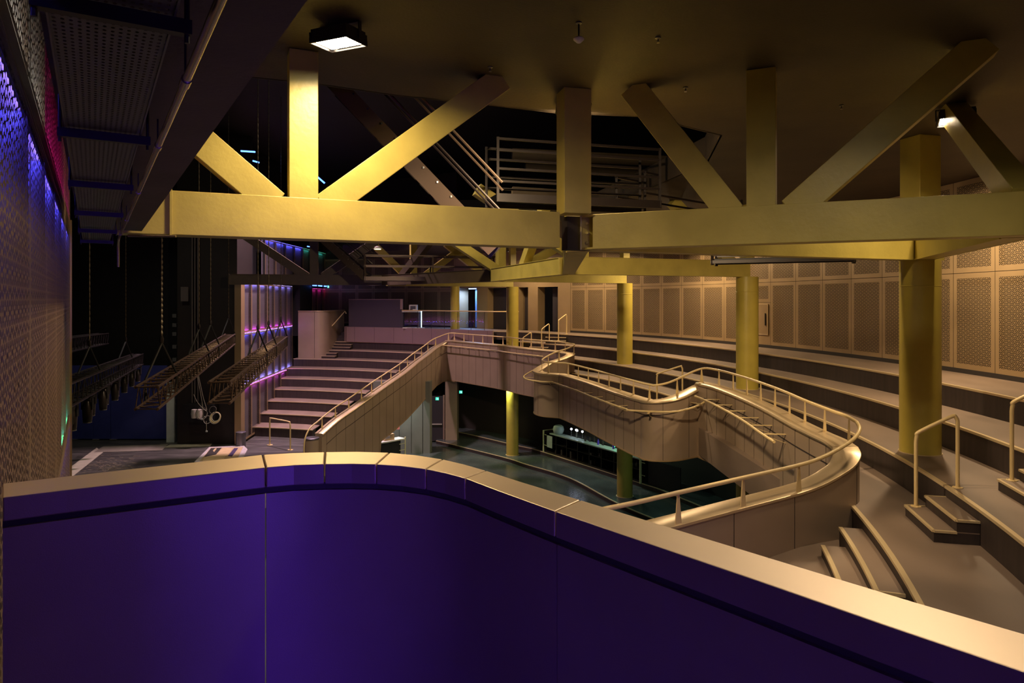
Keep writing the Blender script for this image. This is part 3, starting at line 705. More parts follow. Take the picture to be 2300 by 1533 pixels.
# ================================================================ STEEL TRUSSES
ZT = ZB + CH; ZC = 4.2
def member(mb, a, b, wd, th, nrm):       # box bar: wd in the truss plane, th across it
    a = Vector(a); b = Vector(b); t = (b - a).normalized(); n = Vector(nrm).normalized(); q = t.cross(n).normalized(); vs = []
    for p in (a, b):
        for i, j in ((-1, -1), (1, -1), (1, 1), (-1, 1)): vs.append(p + n * th / 2 * i + q * wd / 2 * j)
    return mb.add(vs, [(3, 2, 1, 0), (4, 5, 6, 7), (0, 1, 5, 4), (1, 2, 6, 5), (2, 3, 7, 6), (3, 0, 4, 7)])
def truss(label, a, b, posts, diags, th=.26, mt='gold', group='gold steel trusses', ends=None, mb_poly=None, wd=.29, ztop=ZC):
    a = Vector((*a, 0)); b = Vector((*b, 0)); d = (b - a).normalized(); n = Vector((-d.y, d.x, 0))
    o = thing('steel_truss', label, 'truss', ((a + b) / 2) + Vector((0, 0, ZB)), group)
    if mb_poly: MB().prism(mb_poly, ZB, ZT).build('bottom_chord', M[mt], o, bevel=.006)
    else: MB().beam((a.x, a.y, ZB + CH / 2), (b.x, b.y, ZB + CH / 2), th, CH).build('bottom_chord', M[mt], o, bevel=.006)
    fl_ = MB()
    for sgn in (-1, 1):
        for z in (ZB + .004, ZT - .004): fl_.beam(a + d * .06 + n * (th / 2 + .006) * sgn + Vector((0, 0, z)), b - d * .06 + n * (th / 2 + .006) * sgn + Vector((0, 0, z)), .02, .014)
    if not mb_poly: fl_.build('chord_edge', M[mt], o)
    for p in posts:
        q = a + (b - a) * p if isinstance(p, float) else Vector((*p, 0))
        member(MB(), q + Vector((0, 0, ZT - .02)), q + Vector((0, 0, ztop - .003)), wd, th - .01, n).build('post', M[mt], o, bevel=.006)
    for (s0, s1, z1) in diags:
        q0 = a + (b - a) * s0; q1 = a + (b - a) * s1
        member(MB(), q0 + Vector((0, 0, ZT - .08)), q1 + Vector((0, 0, z1)), wd, th - .015, n).build('diagonal', M[mt], o, bevel=.006)
    return o
# near left truss
La, Lb = (-3.75, 6.42), (.58, 8.24)
la = Vector(La); lb = Vector(Lb); ld = (lb - la).normalized(); ln = Vector((-ld.y, ld.x))
def fr_on(P0, P1, x): return (x - P0[0]) / (P1[0] - P0[0])
off_ = ln * .13
polyL = [tuple(la), tuple(lb), tuple(lb + ln * .26 - ld * .02), tuple(la + ln * .26)]
tl = truss('near left gold truss lit by the flood lamp, meeting the dark soffit', tuple(la + off_), tuple(lb + off_), [fr_on(La, Lb, -2.16)],
      [(fr_on(La, Lb, -2.42), fr_on(La, Lb, -3.55), 3.62), (fr_on(La, Lb, -1.96), fr_on(La, Lb, -.10), 4.19)], mb_poly=polyL)
sp_ = Vector((*(la + (lb - la) * fr_on(La, Lb, -3.30)), 0)); member(MB(), sp_ + Vector((*(-ln * .012), ZB - .01)), sp_ + Vector((*(-ln * .012), ZT + .01)), .02, .03, (*ln, 0)).build('end_plate', M['gold'], tl)
# near right truss with open mitred channel end
Ra, Rb = (1.00, 8.47), (5.55, 6.40)
ra = Vector(Ra); rb = Vector(Rb); rd = (rb - ra).normalized(); rn = Vector((-rd.y, rd.x))
polyR = [tuple(ra), tuple(rb), tuple(rb + rn * .26), tuple(ra + rn * .26 - rd * .02)]
tr_ = truss('near right gold truss with an open bolted channel end', tuple(ra + rn * .13), tuple(rb + rn * .13), [fr_on(Ra, Rb, 2.79)],
      [(fr_on(Ra, Rb, 2.50), fr_on(Ra, Rb, 1.44), 4.19), (fr_on(Ra, Rb, 3.08), fr_on(Ra, Rb, 4.72), 4.19)], mb_poly=polyR, wd=.31)
ce = MB()
e1_ = Vector((.868, 8.60)); e2_ = ra + rn * .22
for z in (ZB + .012, ZT - .012): ce.prism([tuple(ra), tuple(e1_), tuple(e2_)], z - .012, z + .012)
ce.beam((*e1_, ZB), (*e1_, ZT), .02, .02); ce.beam((*e1_, ZB + CH / 2), (*e2_, ZB + CH / 2), .012, CH - .02)
ce.build('channel_end', M['gold'], tr_)
for k in range(3):
    z = ZB + .09 + .12 * k; q = e1_.lerp(e2_, .38)
    MB().tube([(q.x, q.y, z), (q.x - .01, q.y - .04, z)], .018, 8).build('bolt', M['gold'], tr_)
# joint post between the two
jp = thing('steel_post', 'tall gold post rising where the two near trusses meet', 'post', (.76, 8.50, ZB))
m = MB(); member(m, (.77, 8.52, ZT + .002), (.77, 8.52, ZC - .003), .35, .31, (-.25, .97, 0)); m.build('shaft', M['gold'], jp, bevel=.006)
tag(MB().prism([(.70, 8.62), (1.12, 8.80), (1.05, 8.95), (.64, 8.78)], ZB + .004, ZT - .004).build('node_plate', M['dark']), 'dark recessed steel node under the tall joint post', 'plate')
# radial beams to the columns
truss('gold beam from the joint post back to the nearest column', (.98, 8.80), (6.9, 11.08), [], [])
truss('gold beam and brace from the nearest column towards the viewer, at the right edge', (6.54, 10.94), (5.15, 6.95), [], [(1.04, .42, 4.19)])
c1p = thing('steel_post', 'bright square gold post above the nearest column', 'post', (*cols[0], ZT))
m = MB(); member(m, (*cols[0], ZT - .02), (*cols[0], ZC - .003), .40, .40, (.244, -.97, 0)); m.build('shaft', M['gold'], c1p, bevel=.006)
truss('second ring gold truss reaching the second column', (1.43, 16.9), (6.46, 18.75), [.06, 1.0], [(.06, -.45, 4.19), (.9, .55, 4.19)])
truss('third ring gold truss reaching the third column', (-.69, 23.5), (4.29, 25.98), [.06, 1.0], [(.05, -.45, 4.19), (.16, .7, 4.19)])
truss('fourth ring gold truss with bright V of braces above the glass rail terrace', (-5.6, 30.5), (.02, 32.9), [.2, 1.0], [(.16, -.12, 4.19), (.26, .62, 4.19), (.8, .45, 4.19)])
truss('dark left truss crossing in front of the blue and green lit wall', (-11.7, 28.2), (-4.6, 29.6), [.47], [(.43, .08, 4.3), (.52, .86, 4.3)], mt='shadegold', wd=.34, group='dark steel trusses')
truss('gold truss chord linking the third ring to the far left', (-6.2, 30.2), (-.69, 23.7), [], [(.3, .6, 4.2)], mt='shadegold', group='dark steel trusses')
truss('gold truss chord from the second ring to the third', (1.3, 17.1), (-.6, 23.3), [], [(.5, .2, 4.2)], mt='gold')
truss('gold truss chord from the joint post to the second ring', (.85, 8.95), (1.38, 16.7), [], [(.85, .45, 4.2)], mt='gold')

# ================================================================ SOFFIT, CABLE TRAY, CONDUIT (left)
dW = Vector((-.5235, .852)); nW = Vector((.852, .5235))
def W(n, s): return nW * n + dW * s
def wbox(mb, n0, n1, s0, s1, z0, z1, mi=0): return mb.prism([tuple(W(n0, s0)), tuple(W(n1, s0)), tuple(W(n1, s1)), tuple(W(n0, s1))], z0, z1, mi)
so = wbox(MB(), -.102, .397, -3, 7.35, 2.25, 4.45).build('soffit', M['soffit']); tag(so, 'dark concrete downstand running along the left over the cable tray', 'beam', kind='structure')
ct = thing('cable_tray', 'perforated dark cable tray hung under the soffit at the left', 'cable tray', (*W(.03, 3), 2.13))
def tray_mat():
    m = bpy.data.materials.new('perforated_tray'); m.use_nodes = True; nt = m.node_tree; N = nt.nodes; L = nt.links
    b = N['Principled BSDF']; b.inputs['Base Color'].default_value = (.13, .13, .15, 1); b.inputs['Metallic'].default_value = .5; b.inputs['Roughness'].default_value = .45
    uv = N.new('ShaderNodeUVMap'); mp = N.new('ShaderNodeMapping'); mp.inputs['Scale'].default_value = (70, 45, 1); L.new(uv.outputs[0], mp.inputs[0])
    fr = N.new('ShaderNodeVectorMath'); fr.operation = 'FRACTION'; L.new(mp.outputs[0], fr.inputs[0])
    di = N.new('ShaderNodeVectorMath'); di.operation = 'DISTANCE'; L.new(fr.outputs[0], di.inputs[0]); di.inputs[1].default_value = (.5, .5, 0)
    lt = N.new('ShaderNodeMath'); lt.operation = 'LESS_THAN'; L.new(di.outputs['Value'], lt.inputs[0]); lt.inputs[1].default_value = .25
    tr = N.new('ShaderNodeBsdfTransparent'); mx = N.new('ShaderNodeMixShader'); L.new(lt.outputs[0], mx.inputs[0]); L.new(b.outputs[0], mx.inputs[1]); L.new(tr.outputs[0], mx.inputs[2]); L.new(mx.outputs[0], N['Material Output'].inputs[0]); return m
M['tray'] = tray_mat()
me = bpy.data.meshes.new('tray_plate'); a, b, c, d = W(-.072, -2.5), W(.133, -2.5), W(.133, 7.35), W(-.072, 7.35)
me.from_pydata([(*a, 2.15), (*b, 2.15), (*c, 2.15), (*d, 2.15)], [], [(0, 1, 2, 3)]); ul = me.uv_layers.new(name='UVMap')
for li, uvv in enumerate(((0, 0), (.205, 0), (.205, 9.85), (0, 9.85))): ul.data[li].uv = uvv
me.materials.append(M['tray']); o = bpy.data.objects.new('tray_plate', me); C.objects.link(o); attach(o, ct)
m = MB(); wbox(m, -.076, -.072, -2.5, 7.35, 2.145, 2.20); wbox(m, .133, .137, -2.5, 7.35, 2.145, 2.20); m.build('tray_flange', M['galv'], ct)
for y in (.35, 1.25, 2.2, 3.15, 4.2, 5.25, 6.2):
    s_ = y / .852; m = MB(); wbox(m, -.095, .165, s_ - .012, s_ + .012, 2.115, 2.143); 
    for n_ in (-.088, .157): q = W(n_, s_); m.cyl(q, .005, 2.1, 2.249, 6)
    m.build('crossbar', M['blacksteel'], ct)
cd = thing('conduit', 'shiny steel conduit pipe running beside the cable tray', 'pipe', (*W(.2, 3), 2.15))
q0 = W(.2, -2.5); q1 = W(.2, 7.3)
MB().tube([(*q0, 2.15), (*W(.2, 6.9), 2.15), (*W(.2, 7.12), 2.14), (*W(.2, 7.2), 2.08), (*W(.2, 7.2), 1.9)], .0105, 12).build('pipe', M['conduit'], cd)
for y in (1.62, 2.35, 3.4, 4.6, 5.6):
    s_ = y / .852; MB().tube([(*W(.2, s_ - .03), 2.15), (*W(.2, s_ + .03), 2.15)], .0135, 12).build('coupling', M['conduit'], cd)
    q = W(.2, s_); MB().cyl(q, .003, 2.15, 2.249, 6).build('hanger', M['blacksteel'], cd)
tb_ = thing('cross_pipe', 'short horizontal pipe bolted under the left end of the near truss', 'pipe', (*W(.3, 7.15), 2.2))
MB().tube([(*Q(288, 526, 6.55)[:2], 2.215), (*Q(395, 533, 6.45)[:2], 2.20)], .012, 8).build('pipe', M['conduit'], tb_)
# ================================================================ LED-LIT PERFORATED WALLS
def led_wall(name, label, fp, n, cat_, joints, rows, cav=.12, perf='perfl', frame='sheet', strip_w=.016):
    """fp(s) -> plan point on the sheet; n = plan normal pointing at the room; rows = (z0, z1, top(s), bottom(s))"""
    root = thing(name, label, cat_, (*fp(joints[0]), 0), kind='structure')
    n = Vector(n)
    zlo = min(r[0] for r in rows); zhi = max(r[1] for r in rows)
    a = fp(joints[0]) - n * cav; b = fp(joints[-1]) - n * cav
    MB().beam((*(a - n * .04), (zlo + zhi) / 2), (*(b - n * .04), (zlo + zhi) / 2), .06, zhi - zlo).build('backing_board', M['ledback' if perf == 'perfl' else 'ledback2'], root)
    for s_ in joints:                  # upright battens close the cavity between the panels
        q = fp(s_); MB().beam((*(q - n * .008), (zlo + zhi) / 2), (*(q - n * cav), (zlo + zhi) / 2), .03, zhi - zlo).build('batten', M['ledback' if perf == 'perfl' else 'black'], root)
    for (z0, z1, ft, fb) in rows:
        for s0, s1 in zip(joints, joints[1:]):
            A = fp(s0 + .003); B = fp(s1 - .003)
            if n.dot(Vector(((B - A).y, -(B - A).x))) < 0: A, B = A, B
            panel('wall_panel', root, A, B, z0 + .012, z1 - .012, M[perf], M[frame], .032 if perf == 'perfl' else .07)
            for fn, zz in ((ft, z1 - .026), (fb, z0 + .026)):
                c = fn((s0 + s1) / 2) if fn else None
                if c:
                    q0 = fp(s0 + .05) - n * .016; q1 = fp(s1 - .05) - n * .016
                    mb = MB().beam((*q0, zz), (*q1, zz), .010, .03)
                    t3 = Vector((*(q1 - q0), 0)).normalized(); side = t3.cross(Vector((0, 0, 1)))
                    mb.m[3 if side.dot(Vector((*n, 0))) < 0 else 5] = 1      # the diodes face the backing board
                    if perf == 'perfs': mb.m[3] = mb.m[5] = 1
                    mb.build('led_strip', [M['black'], M[c]], root)
        MB().beam((*(fp(joints[0]) - n * cav / 2), z0), (*(fp(joints[-1]) - n * cav / 2), z0), cav, .02).build('cross_rail', M['sheet'], root)
        MB().beam((*(fp(joints[0]) - n * cav / 2), z1), (*(fp(joints[-1]) - n * cav / 2), z1), cav, .02).build('cross_rail', M['sheet'], root)
    return root
J = [9.88 - 1.25 * k for k in range(10)][::-1]
lw = led_wall('wall_side', 'tall perforated wall at the left edge glowing blue, white and pink from behind', lambda s: W(-.231, s), nW, 'wall', J,
    [(-4.5, -2.17, None, None), (-2.15, .15, lambda s: 'led_blue', None), (.17, 2.42, lambda s: 'led_blue', lambda s: 'led_green' if s > 7.2 else None),
     (2.53, 4.1, None, lambda s: 'led_white2' if s < 4.8 else 'led_pink')])
m = MB(); wbox(m, -.2345, -.2285, -2, 9.9, 2.43, 2.52); m.build('fascia_band', M['sheet'], lw)
m = MB(); wbox(m, -.32, -.215, 9.885, 9.96, -4.6, 2.57); m.build('edge_trim', M['sheet'], lw)
XW = -12.0
fpx = lambda s: Vector((XW, s))
fpe = lambda s: Vector((-11.6 - .076 * (s - 29.3), s))
JF = [29.45 + 1.25 * k for k in range(8)]
fw = led_wall('wall_end', 'perforated wall beside the tribune glowing blue and violet in three rows', fpe, (.9971, .0758), 'wall', JF,
    [(-4.5, -2.17, lambda s: 'led_violet', None), (-2.15, .15, lambda s: 'led_bluef', lambda s: 'led_white'), (.17, 2.36, lambda s: 'led_white', lambda s: 'led_violet')], perf='perfs', strip_w=.03)
MB().box((-11.75, 29.45, -1.0), (.28, .4, 7.2)).build('edge_pillar', M['sheet'], fw)
uw = led_wall('wall_end', 'upper perforated wall high at the far left with a blue then green top row', fpx, (1, 0), 'wall', [33.2 + 1.5 * k for k in range(9)],
    [(2.62, 4.58, lambda s: 'led_bluef' if s < 39.5 else 'led_greenf', None)], perf='perfs', strip_w=.03)
dw = led_wall('wall_end', 'short perforated wall with magenta glow behind the curved stair enclosure', fpx, (1, 0), 'wall', [41.0, 42.1, 43.3, 44.5],
    [(.4, 2.3, lambda s: 'led_pinkf', None)], perf='perfs', strip_w=.03)
MB().box((XW - .5, 39.9, 1.0), (.9, 2.2, 2.9)).build('door_void', M['black'], dw)
MB().box((XW + .02, 42.7, .2), (.04, 3.4, .4)).build('plinth', M['sheet'], dw)
for y in (41.3, 42.5, 43.8): MB().box((XW + .06, y, 2.47), (.05, .8, .07)).build('blue_strip', M['neonb'], dw)
ws = MB().box((-12.75, 38.8, 2.1), (.3, 16, 13.6)); wso = ws.build('wall_left_far', M['black']); tag(wso, 'black structural wall behind the glowing end wall', 'wall', kind='structure')

# fascia and glass rail of the upper rear terrace
fx = [-9.6 + 8.65 * i / 24 for i in range(25)]
fpth = [(-9.95, 42.2), (-9.9, 41.2)] + [(-9.78, yf(0, -9.78) + .10)] + [(x, yf(0, x) - .04) for x in fx[0:]]
fs = thing('fascia_panels', 'smooth mauve metal fascia under the glass rail terrace, above the tribune', 'fascia', (-5, 38, -.84))
MB().sweep(fpth, [(-.03, -.838), (-.03, .03), (.05, .03), (.05, -.838)], smooth=False).build('cladding', M['fascia'], fs)
m = MB()
for p, t, n in walk([(x, y, 0) for x, y in fpth], 1.6, 1.33): q = p + n * .051; m.beam((q.x, q.y, -.83), (q.x, q.y, .03), .004, .012, up=t)
m.build('panel_joint', M['dark'], fs)
bs = thing('booth_screen', 'tall charcoal screen with a pale top edge standing on the rear terrace', 'partition', (-8, 39.6, 0))
bx = [-9.55 + 3.25 * i / 10 for i in range(11)]
bp2 = [(x, yf(0, x) + .12) for x in bx]
MB().sweep(bp2, [(-.06, .03), (-.06, 1.60), (.02, 1.60), (.02, .03)]).build('screen_board', M['grey'], bs)
MB().sweep(bp2, [(-.08, 1.60), (-.08, 1.64), (.04, 1.64), (.04, 1.60)]).build('top_edge', M['fascia'], bs)
MB().box((bx[-1] + .05, bp2[-1][1] + .02, 1.35), (.14, .16, .58)).build('end_post', M['fascia'], bs)
MB().box((bx[-1] + .03, bp2[-1][1] + .45, .5), (.08, .9, 1.0)).build('side_board', M['grey'], bs)
gr = thing('glass_rail', 'glass balustrade with a cream top rail along the rear terrace', 'balustrade', (-3, 37.5, 0))
gp = [Vector((x, yf(0, x) + .03, 0)) for x in [-6.2 + 5.3 * i / 20 for i in range(21)]]
MB().tube([p + Vector((0, 0, 1.0)) for p in gp] + [Vector((.35, 34.65, 1.0))], .028, 8).build('top_rail', M['rail'], gr)
ws_ = walk(gp, .15, .95)
for (p, t, n), (p2, t2, n2) in zip(ws_, ws_[1:]):
    MB().beam((*((p + t * .012).xy), .48), (*((p2 - t * .012).xy), .48), .014, .94).build('glass_pane', M['glass'], gr)
    MB().beam((p2.x, p2.y, .02), (p2.x, p2.y, .98), .012, .02, up=t).build('pane_joint', M['dark'], gr)
dk = thing('desk', 'narrow desk beside the booth screen on the rear terrace', 'table', (-5.7, 39.0, 0))
MB().box((-5.72, 38.95, .93), (1.15, .6, .05)).build('desk_top', M['cream'], dk)
for x in (-6.2, -5.28): MB().box((x, 38.95, .45), (.05, .55, .9)).build('leg', M['grey'], dk)
mc = thing('machine', 'small cream machine standing on the desk by the booth screen', 'machine', (-5.6, 38.9, .955))
MB().box((-5.62, 38.92, 1.14), (.46, .34, .36)).build('body', M['cream'], mc, bevel=.02)
MB().box((-5.62, 38.74, 1.17), (.30, .02, .16)).build('front_panel', M['galv'], mc)
MB().box((-5.72, 38.73, 1.06), (.16, .015, .03)).build('slot', M['dark'], mc)
lt = thing('glow_strip', 'upright glowing bluish white strip at the end of the desk', 'lamp', (-5.12, 38.55, .02))
MB().box((-5.12, 38.60, .49), (.04, .03, .94)).build('tube', M['neon'], lt)  # narrow upright emissive strip, no fitting modelled
for i, (x, y, wd) in enumerate(((-5.75, 38.35, .75), (-5.15, 38.15, .5))):
    tag(MB().box((x, y, .03), (wd, .3, .05)).build('flat_board', M['cream']), ('longer', 'shorter')[i] + ' pale board lying flat by the glowing strip on the rear terrace', 'board')

# curved stair enclosure
ep = cat_rom([(-11.98, 38.25, 0), (-11.5, 38.2, 0), (-11.0, 38.2, 0), (-10.65, 38.35, 0), (-10.45, 38.75, 0), (-10.4, 39.4, 0), (-10.35, 40.6, 0), (-10.3, 41.9, 0)], 6)
se = thing('stair_enclosure', 'curved metal clad enclosure with a rounded corner beside the tribune stair', 'partition', (-11, 38.3, -1.68))
MB().sweep([(p.x, p.y) for p in ep], [(-.12, -1.7), (-.12, .95), (0, .95), (0, -1.7)], smooth=True).build('cladding', M['metal'], se)
MB().sweep([(p.x, p.y) for p in ep], [(-.16, .95), (-.16, .99), (.035, .99), (.035, .95)], smooth=True).build('coping', M['coping'], se)
m = MB(); m.box((-11.05, 38.19, -.35), (.012, .02, 2.6)); m.build('panel_joint', M['dark'], se)
hs = thing('wall_handrail', 'slanting handrail on the side of the curved stair enclosure', 'handrail', (-10.2, 39.6, -.5))
MB().tube([Q(722, 762, 38.6), Q(723, 754.5, 38.7), Q(750, 727, 39.6), Q(775, 698.5, 40.7), Q(777.5, 704, 40.7)], .03, 8).build('rail_tube', M['rail'], hs)

# ================================================================ NEAREST PARAPET
HC = 1.06
Npx = [(4, 1117), (150, 1099.5), (300, 1082.5), (450, 1065.5), (597, 1049), (660, 1044), (728.7, 1041.5), (790, 1040.8), (845, 1042), (900, 1045.5), (956.5, 1052.6), (1000, 1061.5), (1045, 1073.5), (1120, 1102), (1247, 1148), (1360, 1187), (1700, 1303), (1975, 1399), (2300, 1509), (2700, 1644)]
Fpx = [(4, 1085.6), (150, 1069), (300, 1052), (450, 1036), (589.6, 1020.5), (660, 1016.5), (730.4, 1014.5), (800, 1013.6), (874.8, 1015.8), (935, 1021.5), (994.8, 1030.7), (1043, 1042), (1092, 1056), (1170, 1081), (1304, 1122), (1360, 1139), (1700, 1243), (2052, 1350), (2300, 1422), (2700, 1550)]
Np = [P(u, v, HC) for u, v in Npx]; Fp = [P(u, v, HC) for u, v in Fpx]
fg = thing('parapet', 'large dark bronze parapet wall with a glowing pale coping, closest to the viewer', 'parapet', (Np[6].x, Np[6].y, 0))
cuts = [0, 4, 6, 8, 10, 12, 14, 19]
for a, b in zip(cuts, cuts[1:]):
    nn = Np[a:b + 1]; ff = Fp[a:b + 1]; nn = [p.copy() for p in nn]; ff = [p.copy() for p in ff]
    g = .0022
    nn[0] += (nn[1] - nn[0]).normalized() * g; ff[0] += (ff[1] - ff[0]).normalized() * g
    nn[-1] -= (nn[-1] - nn[-2]).normalized() * g; ff[-1] -= (ff[-1] - ff[-2]).normalized() * g
    mb = MB(); n_ = len(nn); vs = [p for p in nn] + [p for p in ff] + [p - Vector((0, 0, .066)) for p in nn] + [p - Vector((0, 0, .066)) for p in ff]
    fs_ = []
    for i in range(n_ - 1): fs_ += [(i, i + 1, n_ + i + 1, n_ + i), (2 * n_ + i, 3 * n_ + i, 3 * n_ + i + 1, 2 * n_ + i + 1), (i, 2 * n_ + i, 2 * n_ + i + 1, i + 1), (n_ + i, n_ + i + 1, 3 * n_ + i + 1, 3 * n_ + i)]
    fs_ += [(0, n_, 3 * n_, 2 * n_), (n_ - 1, 3 * n_ - 1, 4 * n_ - 1, 2 * n_ - 1)]
    mb.add(vs, fs_); mb.m = [0 if not (i % 4 == 2 and i < 4 * (n_ - 1)) else 1 for i in range(len(fs_))]
    mb.build('coping_segment', [M['fgcoping'], M['fgmetal']], fg, bevel=.003)
NX = [(p.x, p.y) for p in Np]
MB().sweep(NX, [(-.018, HC - .088), (-.018, HC - .064), (-.10, HC - .064), (-.10, HC - .088)]).build('shadow_gap', M['dark'], fg)
for a, b in ((0, 4), (4, 14), (14, 19)):
    pp = [Vector(p) for p in NX[a:b + 1]]; pp[0] += (pp[1] - pp[0]).normalized() * .0015; pp[-1] -= (pp[-1] - pp[-2]).normalized() * .0015
    MB().sweep([tuple(p) for p in pp], [(-.006, .0), (-.006, HC - .086), (-.10, HC - .086), (-.10, -1.6), (-.09, -1.6), (-.09, 0)], smooth=True).build('wall_cladding', M['fgmetal'], fg)
for u, v in ((550, 1184), (52, 1260), (1290, 1332)):
    pass

# ================================================================ CEILING FITTINGS
def flood(label, loc, rz, tilt, power, dirn=None, spread=165, lens=True, col=WARM):
    o = thing('flood_lamp', label, 'lamp', loc, 'square flood lamps under the ceiling')
    R_ = Matrix.Rotation(rz, 4, 'Z') @ Matrix.Rotation(tilt, 4, 'X')
    def loc_box(mb, c, d, mi=0):
        i0 = len(mb.v); mb.box(c, d, 0, mi)
        for i in range(i0, len(mb.v)): mb.v[i] = tuple(Vector(loc) + (R_ @ Vector(mb.v[i])))
        return mb
    m = MB(); loc_box(m, (0, 0, .075), (.40, .30, .10)); loc_box(m, (0, .17, .06), (.26, .07, .09))
    for s_ in (-1, 1): loc_box(m, (.205 * s_, 0, .045), (.012, .32, .10)); loc_box(m, (0, .158 * s_, .02), (.42, .012, .05))
    m.build('housing', M['blacksteel'], o)
    m = MB(); loc_box(m, (0, 0, .018), (.36, .26, .008)); m.build('lens', M['lens'], o)
    m = MB(); 
    for s_ in (-1, 1): loc_box(m, (.225 * s_, .03, .11), (.012, .04, .16))
    loc_box(m, (0, .03, .185), (.46, .04, .012)); m.tube([Vector(loc) + Vector((0, 0, .12)), (loc[0], loc[1], 4.2)], .012, 8); m.build('bracket', M['blacksteel'], o)
    l = bpy.data.lights.new('lamp_light', 'AREA'); l.shape = 'RECTANGLE'; l.size = .34; l.size_y = .24; l.energy = power; l.color = col; l.spread = math.radians(spread)
    lo = bpy.data.objects.new('lamp_light', l); C.objects.link(lo)
    lo.matrix_world = Matrix.Translation(Vector(loc)) @ R_; lo.location = Vector(loc) + (R_ @ Vector((0, 0, -.002)))
    attach(lo, o)
    return o
flood('brilliant flood lamp glaring under the ceiling at the upper left', (-1.63, 6.42, 4.0), -.42, math.radians(3), LP[0], spread=160)
flood('flood lamp at the upper right over the nearest column', (5.95, 9.15, 3.99), -.45, math.radians(-9), LP[1], spread=150)
flood('hidden flood lamp lighting the perforated wall behind the middle column', (5.9, 24.9, 4.02), .3, math.radians(-12), LP[2])
flood('hidden flood lamp over the far terrace steps', (2.6, 30.3, 4.02), .2, math.radians(5), LP[3])
flood('hidden flood lamp between the two right hand columns', (8.25, 13.6, 4.02), 1.2, math.radians(-8), LP[4])
flood('flood lamp above and behind the viewer', (2.9, 2.2, 4.02), 0, math.radians(-6), LP[5])
flood('unseen fill flood added behind the joint post, throwing light across the void', (.80, 8.98, 4.0), .1, math.radians(38), LP[17], spread=160)  # unseen fill lamp added to brighten the balustrade fronts
flood('flood lamp just above the frame in front of the right truss', (2.3, 4.15, 4.02), .1, math.radians(3), LP[16], spread=150, col=(1, .80, .64))
flood('hidden flood lamp over the terrace behind the far column', (.02, 34.3, 4.02), 0, 0, LP[6])
sd = P(1300, 50, 4.2)
o = thing('smoke_detector', 'pale cone-shaped detector hanging from the ceiling on a short stem', 'detector', (sd.x, sd.y, 4.2))
MB().lathe((sd.x, sd.y, 4.17), [(0, .03), (.03, .03), (.03, .018), (.006, .01), (0, .01)], 16).build('ceiling_cup', M['galv'], o)
MB().cyl((sd.x, sd.y), .008, 4.06, 4.18, 10).build('stem', M['blacksteel'], o)
MB().lathe((sd.x, sd.y, 4.0), [(0, 0), (.02, .008), (.05, .035), (.052, .045), (.035, .06), (0, .064)], 28).build('head', M['cream'], o)
for i, (u, v, lb_) in enumerate(((1101, 150, 'tiny ceiling sprinkler above the left diagonal brace'), (1478, 84, 'tiny ceiling sprinkler right of the cone detector'), (1540, 196, 'tiny ceiling sprinkler between the right truss braces'), (1890, 236, 'tiny ceiling sprinkler left of the right flood lamp'))):
    q = P(u, v, 4.2); o = thing('sprinkler', lb_, 'sprinkler', (q.x, q.y, 4.2))
    MB().lathe((q.x, q.y, 4.16), [(0, .04), (.03, .04), (.03, .03), (.008, .02), (.008, 0), (0, 0)], 14).build('body', M['galv'], o)
    MB().lathe((q.x, q.y, 4.145), [(0, 0), (.018, 0), (.018, .003), (0, .003)], 12).build('deflector', M['chrome'], o)

# ================================================================ CATWALKS, STAIRS AND STEEL IN THE VOID
def catwalk(label, a, b, wd, z, rails, gap, r=.022, posts=True, mtl='blacksteel', edge=.16):
    a = Vector((*a, z)); b = Vector((*b, z)); d = (b - a).normalized(); n = Vector((-d.y, d.x, 0))
    o = thing('catwalk', label, 'catwalk', (a + b) / 2, 'dark steel catwalks')
    MB().beam(a + n * wd / 2, b + n * wd / 2, wd, .05).build('deck', M['black'], o)
    for s_ in (0, 1): MB().beam(a + n * wd * s_ - Vector((0, 0, .04)), b + n * wd * s_ - Vector((0, 0, .04)), .05, edge).build('edge_beam', M[mtl], o)
    for h in rails:
        for s_ in (0, 1): MB().beam(a + n * wd * s_ + Vector((0, 0, h)), b + n * wd * s_ + Vector((0, 0, h)), r * 2, r * 2).build('guard_rail', M[mtl], o)
    k = int((b - a).length / gap)
    for i in range(k + 1):
        p = a + d * ((b - a).length - .06) * i / max(k, 1) + d * .03
        for s_ in (0, 1): MB().beam(p + n * wd * s_ - Vector((0, 0, .1)), p + n * wd * s_ + Vector((0, 0, max(rails) + .03)), .05, .05).build('rail_post', M[mtl], o)
    return o
ca = Q(818, 624, 26.2); cb_ = Q(1120, 640, 27.4)
catwalk('long dark catwalk with two pale rails hung across the void below the left truss', (ca.x, ca.y), (cb_.x, cb_.y), .9, 2.46, (.46, .86), 2.0, mtl='midsteel')
catwalk('dark catwalk glimpsed behind the joint post, high over the void', (-.3, 13.2), (3.1, 14.2), .9, 3.62, (.28, .52, .88, 1.1), 2.2)
catwalk('dark catwalk behind the right hand truss braces', (2.9, 15.0), (6.0, 17.8), .8, 3.45, (.5, .95), 2.4)
catwalk('short service catwalk under the beam to the nearest column', (3.9, 13.4), (6.2, 12.3), .5, 2.38, (.10,), 1.5, edge=.06)
